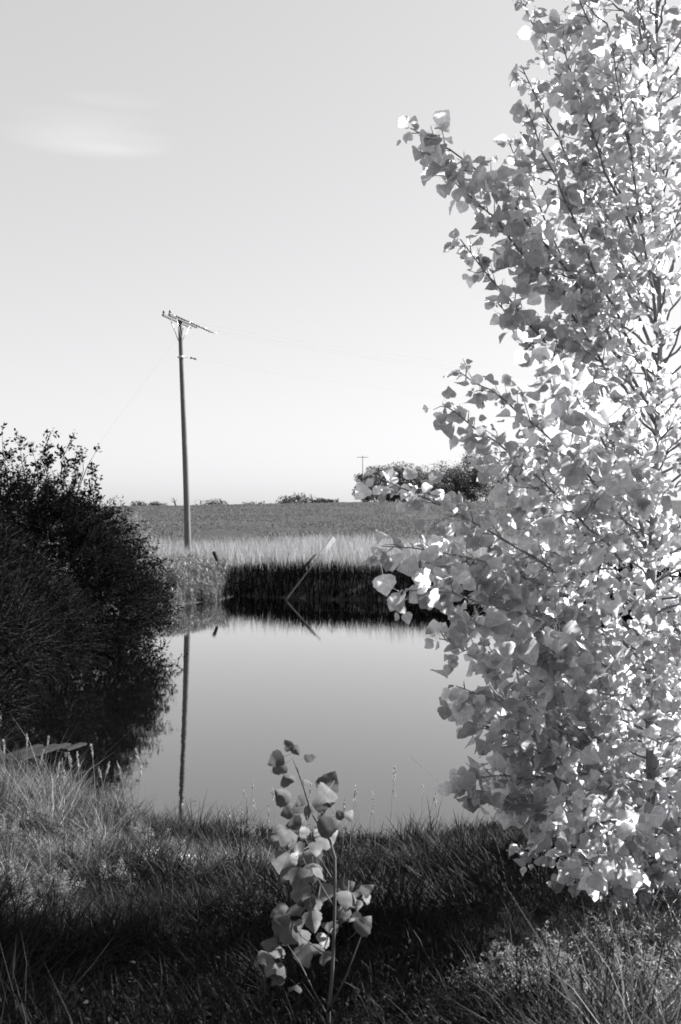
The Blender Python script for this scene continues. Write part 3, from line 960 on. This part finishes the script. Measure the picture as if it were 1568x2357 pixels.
def cot_branch(p0, p2, r0, size, dens=1.0, bend=.15, start=.25, twl=.32):
    global tree
    p0, p2 = np.array(p0, float), np.array(p2, float)
    L = np.linalg.norm(p2 - p0)
    ctrl = p0 * .5 + p2 * .5 + np.array([0, 0, bend * L]) + RNG.normal(0, .04 * L, 3)
    nn = 14
    c = bez(p0, ctrl, p2, nn)
    c[1:-1] += RNG.normal(0, .006, (nn - 2, 3))
    mb = MB()
    mb.tube(c, np.linspace(r0, .0025, nn), 6)
    nt_ = max(4, int(L / .060 * dens))
    for q in np.linspace(start, .97, nt_):
        i0 = q * (nn - 1); ii = min(int(i0), nn - 2); fr = i0 - ii
        pt = c[ii] * (1 - fr) + c[ii + 1] * fr
        tg = unit(c[ii + 1] - c[ii])
        sd_ = unit(np.cross(tg, RNG.normal(0, 1, 3)))
        tl = twl * (1 - .75 * q) * RNG.uniform(.5, 1.2)
        td = unit(tg * .75 + sd_ * .8 + np.array([0, 0, .15]))
        e = pt + td * tl + np.array([0, 0, -.1 * tl])
        mb.tube([pt, (pt + e) / 2 + RNG.normal(0, .008, 3), e], [.0028, .002, .0012], 4)
        nl = max(3, int(tl / .021))
        for z_ in np.linspace(.3, 1, nl):
            add_leaves(pt + (e - pt) * z_, td, 1, size)
    add_leaves(c[-1], unit(c[-1] - c[-2]), 4, size * .9)
    mb.build('branch', M_branch, tree)
    return c


# branches whose tips draw the outline (u, v, depth, height they leave the trunk, size)
OUT = [(935, 305, 4.6, 3.6, .068, .18), (1010, 400, 4.7, 3.55, .066, .1), (1050, 560, 4.8, 3.35, .062, .06), (1135, 705, 4.9, 3.2, .055, .04),
       (1215, 790, 3.9, 2.9, .080, .08), (1048, 865, 4.9, 2.95, .058, .08), (1008, 940, 4.4, 2.75, .070, .10),
       (852, 1108, 4.1, 2.5, .058, .10), (1130, 1060, 5.2, 2.6, .06, .05),
       (868, 1268, 4.1, 2.35, .075, .12), (915, 1370, 3.9, 2.2, .072, .10), (1010, 1330, 4.3, 2.1, .070, .08),
       (1000, 1480, 4.4, 2.0, .060, .10), (1040, 1590, 4.2, 1.85, .072, .10), (1045, 1660, 4.6, 1.7, .060, .08), (1120, 1700, 4.6, 1.65, .065, .08),
       (1048, 1800, 4.5, 1.6, .062, .10), (1085, 1830, 4.4, 1.55, .068, .10), (1250, 1880, 4.0, 1.55, .072, .12), (1345, 1990, 3.9, 1.5, .075, .12),
       (1190, 160, 4.9, 3.9, .055, .0), (1200, 250, 4.8, 3.75, .060, .03), (1270, 60, 4.7, 4.3, .062, .0), (1190, 10, 5.0, 4.4, .055, .0),
       (1300, -60, 4.8, 4.6, .06, .0), (1440, -120, 4.9, 4.9, .055, .0), (1400, 120, 4.4, 4.0, .06, .05), (1160, 330, 5.2, 3.6, .055, .06)]
for (u, v, Yd, zb, sz, bd) in OUT:
    tip = P(u, v, Yd)
    c = cot_branch(trunk_at(zb), tip + np.array([.02, 0, .02]), .009, sz, 1.0, bd, start=.22)
# fill of the crown, all round
env = lambda z: np.interp(z, [1.4, 1.9, 2.5, 2.9, 3.3, 4.2, 5.0, 6.2, 7.0], [.75, 1.12, 1.02, .85, .68, .62, .52, .35, .15])
for i_ in range(150):
    z0 = 1.35 + (6.3 - 1.35) * ((i_ + .5) / 150) ** 1.35
    a = i_ * 2.39996 + RNG.normal(0, .2)
    R_ = env(z0) * RNG.uniform(.6, 1.0)
    if math.sin(a) < -.3: R_ *= .88
    if 2.4 < z0 < 4.3: R_ *= 1 + .95 * max(0, math.cos(a + .85)) ** 2   # near-right limbs lengthened, mostly out of view, to shade the lower-left grass
    rise_ = R_ * np.interp(z0, [1.4, 2.4, 4, 6], [.0, .2, .75, 1.2])
    p0 = trunk_at(z0)
    tip = p0 + np.array([math.cos(a) * R_, math.sin(a) * R_, rise_])
    cot_branch(p0, tip, .0065, RNG.uniform(.042, .062), float(np.interp(z0, [2.4, 3.2, 3.9], [1.15, .70, .22])), .08, start=.2, twl=.34)
tone = RNG.uniform(.50, 1.25, len(leafO))
leafO_, leafD_, leafN_, leafS_ = (np.array(q) for q in (leafO, leafD, leafN, leafS))
cb = MB()
grp = RNG.integers(0, 5, len(leafO_))
X, Yv, Z = frames(leafD_, leafN_)
for g_ in range(5):
    m_ = grp == g_
    cb.inst(LVARS[g_], LF, leafO_[m_], X[m_], Yv[m_], Z[m_], leafS_[m_], tone[m_], sx=leafS_[m_] * RNG.uniform(.85, 1.1, m_.sum()))
cb.build('crown', M_leaf, tree)
print('cottonwood leaves', len(leafO_))

# two low suckers added to shade the grass, mostly outside the right edge of the frame
for (sx_, sy_, zt, lab) in ((2.35, 6.45, 2.25, 'low leafy cottonwood sucker added to shade the grass, behind the big tree at the right edge of the photo'), (2.95, 7.6, 2.3, 'farther low cottonwood sucker added for its shade at the right edge, nearer the water')):
    leafO, leafD, leafN, leafS = [], [], [], []
    gz_ = float(ground_z(sx_, sy_))
    tree = empty('shade_sucker', (sx_, sy_, gz_)); tag(tree, lab, 'sapling')
    a_ = MB(); a_.tube([(sx_, sy_, gz_ - .1), (sx_ + .02, sy_, (gz_ + zt) / 2), (sx_, sy_, zt)], [.018, .012, .003], 8); a_.build('stem', M_bark, tree)
    for i_ in range(26):
        z0 = gz_ + .12 + (zt - gz_ - .2) * i_ / 26
        a = i_ * 2.39996
        R_ = np.interp(i_, [0, 8, 26], [.75, .85, .3]) * RNG.uniform(.7, 1)
        cot_branch((sx_, sy_, z0), np.array([sx_ + math.cos(a) * R_, sy_ + math.sin(a) * R_, min(zt + .1, z0 + R_ * .35)]), .006, .062, 1.0, .08, start=.15, twl=.28)
    leafO_, leafD_, leafN_, leafS_ = (np.array(q) for q in (leafO, leafD, leafN, leafS))
    X, Yv, Z = frames(leafD_, leafN_)
    cb = MB(); cb.inst(LVARS[1], LF, leafO_, X, Yv, Z, leafS_, RNG.uniform(.62, 1.25, len(leafO_)), sx=leafS_)
    cb.build('crown', M_leaf, tree)

# ------------------------------------------------------------------ sapling in front
SY = 3.0
sz0 = float(ground_z(-.04, SY))
sap = empty('cottonwood_sapling', ((757 - UC) / F * SY, SY, sz0))
tag(sap, 'small cottonwood sapling with large leaves, alone in the foreground grass', 'sapling')


def SP(pts, dy=0.0):
    return [P(u, v, SY + y) for (u, v, y) in pts]


a_ = MB(); a_.tube([np.array([(756 - UC) / F * SY, SY, sz0 - .05])] + SP([(757, 2330, 0), (765, 2240, 0), (769, 2150, .0), (771, 2060, .0), (771, 1975, .01), (760, 1935, .02), (735, 1900, .02), (716, 1868, .02), (700, 1815, .01), (687, 1778, 0), (675, 1748, 0)]),
                   [.0060, .0056, .0052, .0050, .0048, .0044, .0038, .0034, .003, .0026, .0022, .0012], 8)
a_.build('stem', M_sapstem, sap)
for pts, r in (([(760, 2325, 0), (800, 2240, -.03), (833, 2150, -.05)], .004), ([(752, 2335, 0), (722, 2280, .02), (690, 2215, .04), (655, 2165, .05)], .003),
               ([(770, 2090, 0), (752, 2060, -.02), (730, 2020, -.03), (700, 1985, -.04)], .003), ([(771, 2035, 0), (742, 1985, .02), (712, 1945, .04)], .003),
               ([(768, 2200, 0), (740, 2190, -.02), (700, 2160, -.05), (665, 2125, -.06)], .003), ([(770, 2110, 0), (795, 2085, .03), (822, 2065, .05), (845, 2045, .06)], .0025),
               ([(768, 2150, 0), (790, 2120, .02), (815, 2110, 0)], .002)):
    a_ = MB(); a_.tube(SP(pts), np.linspace(r, .001, len(pts)), 6); a_.build('branch', M_sapstem, sap)
# leaves: (u, v of the blade centre, length in px, direction of the tip in degrees (0 right, 90 up), turn of the blade, tone)
zl = lambda a, b: (509.6 + a * .3013, 1646.4 + b * .3013)
SL = [(510, 230, 80, 120, .3, .8), (572, 262, 75, -60, .2, .7), (420, 340, 110, 200, .3, .6), (440, 400, 110, 210, .5, .9), (515, 485, 105, -40, .1, .8),
      (675, 325, 80, 10, .6, .5), (640, 505, 60, 0, .5, .9), (820, 520, 150, 60, .1, .75), (790, 610, 150, 240, .1, .9), (470, 620, 120, 150, .1, .75),
      (605, 655, 90, 220, .7, .7), (520, 740, 110, 200, .2, .8), (620, 745, 130, 250, .1, .9), (770, 690, 120, 270, .2, .9), (840, 680, 60, 40, .5, 1.0),
      (910, 765, 70, 10, .3, .8), (985, 765, 75, 60, .5, 1.2), (555, 830, 110, 180, .7, .6), (625, 900, 90, 255, .6, 1.6), (760, 770, 60, 70, .4, 1.3),
      (800, 930, 160, 30, .0, 1.7), (820, 860, 150, 20, .6, .7), (725, 1020, 90, 260, .2, 1.2), (440, 930, 150, 215, .1, .85), (545, 960, 130, 230, .2, .8),
      (600, 1020, 90, -50, .5, 1.3), (570, 1100, 90, 265, .6, 1.6), (470, 1130, 170, 245, .05, .9), (700, 1090, 130, 290, .2, .85), (590, 1250, 150, 265, .1, 1.0),
      (500, 1220, 120, 240, .3, .9), (700, 1200, 130, 270, .2, .9), (755, 1220, 110, 280, .4, .9), (620, 1380, 150, 270, .1, .85), (755, 1370, 170, 268, .4, 1.1),
      (690, 1440, 140, 255, .2, .85), (450, 1500, 130, 200, .2, .9), (535, 1500, 120, 240, .2, .9), (610, 1480, 90, 260, .3, 1.0), (700, 1570, 130, 280, .2, 1.2),
      (575, 1600, 120, 20, .4, 1.2), (470, 1620, 150, 240, .1, .85), (530, 1680, 130, -40, .2, .9), (610, 1700, 120, 270, .3, 1.1), (830, 1590, 120, 190, .4, .8),
      (370, 1750, 110, 170, .3, .9), (340, 1850, 130, 215, .2, 1.0), (420, 1810, 120, 250, .3, .9), (640, 1830, 150, 285, .2, 1.7), (790, 1720, 110, 240, .3, 1.8),
      (730, 1790, 100, 250, .2, .7), (470, 1950, 120, 280, .5, .8), (790, 1860, 110, 275, .7, .8), (370, 1960, 80, 240, .6, 1.3), (550, 2080, 90, 230, .3, .8), (430, 2030, 90, 220, .3, .7),
      (965, 1410, 130, 265, .2, .9), (1020, 1360, 80, 20, .4, .8), (950, 1310, 120, 20, .3, .6), (1120, 1340, 90, 50, .3, .8), (1112, 1400, 70, 268, .6, 1.4), (935, 1520, 110, 250, .3, .7),
      (1020, 1540, 90, 235, .5, 1.7), (1085, 1600, 130, 40, .1, .85), (1035, 1450, 70, 280, .5, 1.2)]
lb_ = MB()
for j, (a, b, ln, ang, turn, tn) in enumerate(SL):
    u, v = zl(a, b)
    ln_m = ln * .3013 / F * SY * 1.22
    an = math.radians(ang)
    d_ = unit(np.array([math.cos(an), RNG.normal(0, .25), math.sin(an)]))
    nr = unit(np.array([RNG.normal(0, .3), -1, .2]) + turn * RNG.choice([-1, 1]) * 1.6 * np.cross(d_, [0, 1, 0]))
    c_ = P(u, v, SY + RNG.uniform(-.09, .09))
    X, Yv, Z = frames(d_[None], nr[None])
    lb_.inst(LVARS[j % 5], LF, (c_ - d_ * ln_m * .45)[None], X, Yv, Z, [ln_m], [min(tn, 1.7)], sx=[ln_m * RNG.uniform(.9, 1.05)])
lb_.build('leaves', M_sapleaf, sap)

# ------------------------------------------------------------------ seed stalks
def stalk(name, label, group, cat, x, y, h_, lean, head, hr, mat, headmat, curve=.0):
    z_ = float(ground_z(x, y))
    r = empty(name, (x, y, z_)); tag(r, label, cat, group)
    t = np.linspace(0, 1, 9)
    c = np.stack([x + lean * h_ * t ** 1.6 + curve * h_ * t ** 3, y + t * 0, z_ - .02 + h_ * t - abs(curve) * h_ * .5 * t ** 3], -1)
    a_ = MB(); a_.tube(c, np.linspace(.0022, .0011, 9) * (1 + y * .04), 4); a_.build('stem', mat, r)
    tg = unit(c[-1] - c[-2])
    hb = MB()
    nq = 42
    tq = RNG.random(nq)
    O = c[-1][None] - tg[None] * head * .5 + tg[None] * (head * tq)[:, None] + RNG.normal(0, hr * .3, (nq, 3))
    D = unit(tg[None] + rvec(nq) * .55)
    X, Yv, Z = frames(D, rvec(nq))
    sc_ = head * .22 * RNG.uniform(.6, 1.2, nq) * np.interp(tq, [0, .3, 1], [.8, 1, .5])
    hb.inst(nleaf[0], nleaf[1], O, X, Yv, Z, sc_, RNG.uniform(.7, 1.3, nq), sx=sc_ * .35 + hr * .25)
    hb.build('seed_head', headmat, r)
    return r


def on_ground(u, v0):
    """depth where the ray through (u, v0) meets the ground"""
    for Y_ in np.arange(3, 14, .02):
        q = P(u, v0, Y_)
        if q[2] <= float(ground_z(q[0], q[1])): return Y_
    return 9.0


def stalk_uv(u, v, Y_, **kw):
    q = P(u, v, Y_)
    z_ = float(ground_z(q[0], q[1]))
    return stalk(x=q[0], y=Y_, h_=max(.15, q[2] - z_), **kw)


LEFTST = [(75, 1738, 10.2), (118, 1770, 9.7), (146, 1785, 9.5), (170, 1745, 9.6), (186, 1745, 9.5), (222, 1725, 9.8), (226, 1765, 9.5), (295, 1762, 9.6), (345, 1735, 9.8), (315, 1770, 9.5),
          (250, 1775, 9.2), (62, 1700, 10.5), (14, 1715, 10.2), (100, 1700, 10.8)]
for (u, v, Y_) in LEFTST:
    stalk_uv(u, v, Y_, name='seed_stalk', label='pale seed stalk standing against the dark shrub reflection at the left', group='seed stalks at the left shore', cat='weed stalk',
             lean=RNG.normal(0, .12), head=RNG.uniform(.09, .16), hr=.012, mat=M_dry, headmat=M_dry)
MID = [(552, 1835), (575, 1800), (583, 1822), (600, 1850), (635, 1822), (655, 1850), (700, 1810), (735, 1795), (790, 1850), (805, 1822), (820, 1830), (832, 1815), (864, 1832), (896, 1775), (968, 1812), (975, 1830),
       (931, 1820), (521, 1862), (560, 1860), (615, 1868), (770, 1862), (845, 1858), (1010, 1840)]
for (u, v) in MID:
    stalk_uv(u, v, RNG.uniform(8.3, 9.2), name='seed_stalk', label='pale seed stalk rising from the near bank in front of the bright water', group='seed stalks before the bright water', cat='weed stalk',
             lean=RNG.normal(0, .10), head=RNG.uniform(.07, .14), hr=.007, mat=M_dry, headmat=M_dry)
# the long bent straw right of the middle, and arching dry stems under the tree
for (pts, Y_, lab) in (([(1062, 1848), (1030, 1815), (985, 1775), (945, 1742)], 7.6, 'long thin straw slanting left across the bright water'),
                       ([(1452, 2040), (1420, 2000), (1380, 1972), (1330, 1962), (1290, 1975), (1272, 2000)], 5.4, 'dry stem arching over the dark grass under the tree'),
                       ([(1468, 2110), (1440, 2075), (1400, 2050), (1385, 2020), (1362, 1975)], 5.0, 'crooked pale stem below the hanging leaves of the tree'),
                       ([(1452, 2135), (1425, 2040), (1408, 1990), (1395, 1925)], 5.2, 'straight pale stem rising into the lowest leaves of the tree'),
                       ([(520, 1990), (580, 2025), (620, 2050), (660, 2085)], 6.2, 'thin straw lying on the shaded grass left of the sapling')):
    q = [P(u, v, Y_) for u, v in pts]
    a_ = MB(); a_.tube(q, np.linspace(.0032, .0012, len(q)), 5)
    tag(a_.build('dry_stem', M_dry), lab, 'dry stem')


M_tuft = foliage_mat('feathery_weed_leaf', 0.13, 0.20, 0.45, 0.8, spec=0.1)


def weed(u, v, r_, label, group):
    Y_ = on_ground(u, v)
    q = P(u, v, Y_); gz_ = float(ground_z(q[0], q[1]))
    root = empty('feathery_weed', (q[0], q[1], gz_)); tag(root, label, 'weed', group)
    lf, st = MB(), MB()
    ns = 34
    a = RNG.uniform(0, 6.28, ns); ln = np.abs(RNG.normal(0, .45, ns))
    dr_ = unit(np.stack([np.cos(a) * ln, np.sin(a) * ln, np.ones(ns)], -1))
    for k_ in range(ns):
        L2 = r_ * RNG.uniform(.8, 1.9)
        b0 = np.array([q[0], q[1], gz_ - .01]) + np.array([math.cos(a[k_]), math.sin(a[k_]), 0]) * r_ * .25 * RNG.random()
        e0_ = b0 + dr_[k_] * L2
        st.tube([b0, (b0 + e0_) / 2 + RNG.normal(0, .004, 3), e0_], [.0016, .0013, .0008], 4)
        nk = 9
        tq = RNG.uniform(.3, 1, nk)[:, None]
        pts_ = b0 * (1 - tq) + e0_ * tq
        twiggy(lf, None, pts_, unit(dr_[k_] + RNG.normal(0, .6, (nk, 3))), RNG.uniform(.015, .04, nk), 6, .017, .3, .1, (.5, 1.5), jitter=.003)
    lf.build('foliage', M_tuft, root); st.build('stems', M_dry, root)


for (u, v, r_) in ((1270, 2310, .13), (1205, 2345, .11), (1330, 2240, .12), (1395, 2270, .12), (1355, 2150, .12), (1195, 2170, .09), (1130, 2220, .08), (1480, 2330, .13), (1530, 2250, .12), (1500, 2130, .14),
                   (1550, 2070, .16), (1440, 2170, .1), (1230, 2240, .10), (1090, 2310, .08), (1440, 2240, .12), (1565, 2160, .14), (1300, 2180, .08), (1160, 2280, .09)):
    weed(u, v, r_, 'feathery pale weed among the sunlit grass at the lower right', 'feathery weeds at the lower right')
for (u, v, r_) in ((60, 2130, .10), (140, 2080, .10), (195, 1905, .12), (60, 1850, .16), (330, 1965, .12), (180, 2000, .10), (20, 1960, .14), (100, 1920, .13), (260, 2050, .10), (390, 1990, .1), (30, 2060, .12), (130, 1860, .15), (245, 1890, .13)):
    weed(u, v, r_, 'feathery pale weed in the rough grass on the left part of the near bank', 'feathery weeds on the left bank')
for (u, v, r_) in ((545, 1915, .10), (600, 1920, .10), (575, 1935, .09), (800, 1925, .08), (840, 1930, .08)):
    weed(u, v, r_, 'feathery pale weed at the lip of the bank beside the sapling', 'feathery weeds at the lip of the bank')

# rough crop standing on the field
N = 130000
yy = 51.5 * np.exp(RNG.random(N) * math.log(215 / 51.5)); xx = (RNG.random(N) * 2 - 1) * (.28 * yy) + .02 * yy
gg = fbm(xx, yy * .6, .35, 95)
keep = RNG.random(N) < ss(.25, .75, gg) * np.interp(yy, [50, 200], [.9, .4]); xx, yy = xx[keep], yy[keep]
fb_ = MB()
grass_patch(fb_, xx, yy, RNG.uniform(.05, .15, len(xx)) * (1 + yy / 300), RNG.uniform(.03, .07, len(xx)) * (.6 + yy / 90), .5, blade2, RNG.uniform(.4, 1.5, len(xx)))
tag(fb_.build('field_crop', M_crop), 'low rough crop covering the field beyond the pond', 'crop', kind='stuff')

# ------------------------------------------------------------------ far things on the crest
def far_tree(name, label, group, cat, x, y, h_, wdt, mat, nleafs=2200, dead=False, leaf=.34, trunk_frac=.25):
    z_ = float(ground_z(x, y))
    r = empty(name, (x, y, z_)); tag(r, label, cat, group)
    tb_ = MB()
    tb_.tube([(x, y, z_ - .2), (x + .1, y, z_ + h_ * .4), (x, y, z_ + h_ * .8)], [h_ * .02, h_ * .014, h_ * .004], 7)
    for q in range(7):
        a = q * 2.4; zz_ = z_ + h_ * (.25 + .08 * q)
        rr = wdt * .4 * RNG.uniform(.5, 1)
        tb_.tube([(x, y, zz_), (x + math.cos(a) * rr, y + math.sin(a) * rr, zz_ + rr * .8)], [h_ * .008, h_ * .002], 4)
    tb_.build('trunk', M_bark, r)
    if not dead:
        cb_ = MB()
        nb_ = 26
        bc = np.c_[RNG.normal(0, .24, nb_) * wdt, RNG.normal(0, .24, nb_) * wdt, RNG.uniform(trunk_frac + .08, .86, nb_) * h_]
        br = RNG.uniform(.14, .26, nb_) * wdt
        kk = RNG.integers(0, nb_, nleafs)
        dv = rvec(nleafs) * (RNG.random(nleafs) ** .4)[:, None]
        pt = np.array([x, y, z_]) + bc[kk] + dv * br[kk][:, None] * np.array([1, 1, .85])
        pt[:, 2] = np.maximum(pt[:, 2], z_ + h_ * trunk_frac * .6)
        X, Yv, Z = frames(rvec(nleafs), rvec(nleafs))
        s_ = leaf * RNG.uniform(.5, 1.2, nleafs)
        cb_.inst(nleaf[0], nleaf[1], pt, X, Yv, Z, s_, (RNG.uniform(.6, 1.4, nb_))[kk] * RNG.uniform(.8, 1.2, nleafs), sx=s_ * .8)
        cb_.build('crown', mat, r)
    return r


GROVE = [(845, 1098, 232, 5.5), (862, 1088, 250, 6), (884, 1077, 240, 7), (905, 1070, 262, 7.5), (928, 1086, 246, 6.5), (950, 1078, 240, 8), (972, 1084, 258, 7), (1002, 1092, 236, 6),
         (1026, 1078, 250, 7), (1050, 1076, 244, 8), (1068, 1040, 262, 9.5), (1092, 1078, 240, 7), (1118, 1072, 254, 8), (1150, 1070, 246, 8), (1190, 1068, 258, 9), (1240, 1075, 246, 9), (1300, 1070, 262, 10)]
for (u, vt, Yd, wd) in GROVE:
    q = P(u, vt - 8, Yd); z_ = float(ground_z(q[0], Yd))
    far_tree('grove_tree', 'dense leafy tree of the grove on the crest of the field, behind the cottonwood branches', 'trees of the far grove', 'tree', q[0], Yd, q[2] - z_, wd * 1.15, M_farleaf, 5200, trunk_frac=.02)
q = P(682, 1140, 280)
for (u, vt, Yd, wd, lab) in ((672, 1149, 280, 7, 'low rounded shrub on the horizon, left of the dead snag'), (688, 1140, 284, 8, 'larger rounded shrub at the middle of the horizon, next to the dead snag'),
                             (738, 1149, 276, 5, 'small ragged shrub on the horizon just right of the dead snag'), (752, 1152, 276, 5, 'lowest ragged shrub on the horizon, rightmost before the distant pole'),
                             (495, 1156, 290, 8, 'small dark shrub on the horizon just right of the utility pole'), (322, 1154, 330, 5, 'faint shrub on the horizon at the edge of the dark shrub'),
                             (362, 1158, 330, 5, 'faint low shrub on the horizon left of the leaning snag'), (590, 1159, 300, 7, 'tiny low shrub on the horizon between the pole and the rounded shrubs')):
    q = P(u, vt, Yd); z_ = float(ground_z(q[0], Yd))
    far_tree('horizon_shrub', lab, 'shrubs on the horizon', 'shrub', q[0], Yd, q[2] - z_, wd, M_farleaf, 1000, trunk_frac=.0, leaf=.5)
for (u, v, Yd, lab) in ((716, 1136, 240, 'bare dead snag standing up between the horizon shrubs'), (400, 1145, 235, 'small leaning dead snag on the horizon just left of the utility pole')):
    q = P(u, v, Yd); z_ = float(ground_z(q[0], Yd)); h_ = q[2] - z_
    r = empty('dead_snag', (q[0], Yd, z_)); tag(r, lab, 'dead tree')
    a_ = MB(); a_.tube([(q[0] + .6, Yd, z_ - .1), (q[0] + .2, Yd, z_ + h_ * .5), (q[0], Yd, z_ + h_)], [.22, .14, .05], 6); a_.build('trunk', M_dead, r)
    a_ = MB()
    for dx, h1, h2 in ((-.7, .35, .7), (.8, .4, .8), (-.5, .6, .95), (.5, .2, .45)):
        a_.tube([(q[0] + .2, Yd, z_ + h_ * h1), (q[0] + dx, Yd, z_ + h_ * h2)], [.08, .03], 5)
    a_.build('limbs', M_dead, r)
for (u, v, Yd, hl, lab) in ((835, 1049, 223, 1.3, 'thin distant power pole standing clear at the left end of the grove'), (999, 1066, 300, 1.3, 'faint distant power pole rising out of the middle of the grove')):
    q = P(u, v, Yd); z_ = float(ground_z(q[0], Yd))
    r = empty('distant_power_pole', (q[0], Yd, z_)); tag(r, lab, 'utility pole')
    a_ = MB(); a_.tube([(q[0], Yd, z_ - .3), (q[0], Yd, q[2])], [.12, .08], 8); a_.build('pole_shaft', M_pole, r)
    a_ = MB(); a_.box((q[0], Yd - .12, q[2] - .35), (hl, .0, 0), (0, .05, 0), (0, 0, .06)); a_.build('crossarm', M_arm, r)
for i_, u in enumerate((1055, 1072, 1085, 1100, 1122, 1140)):
    Yd = 196
    q = P(u, 1150, Yd); z_ = float(ground_z(q[0], Yd))
    a_ = MB(); a_.tube([(q[0], Yd, z_ - .2), (q[0] + .05, Yd, z_ + .7), (q[0] + .02, Yd, z_ + 1.25)], [.07, .065, .05], 6)
    tag(a_.build('fence_post', M_dead), 'thin dark fence post on the field before the grove', 'fence post', 'fence posts before the grove')
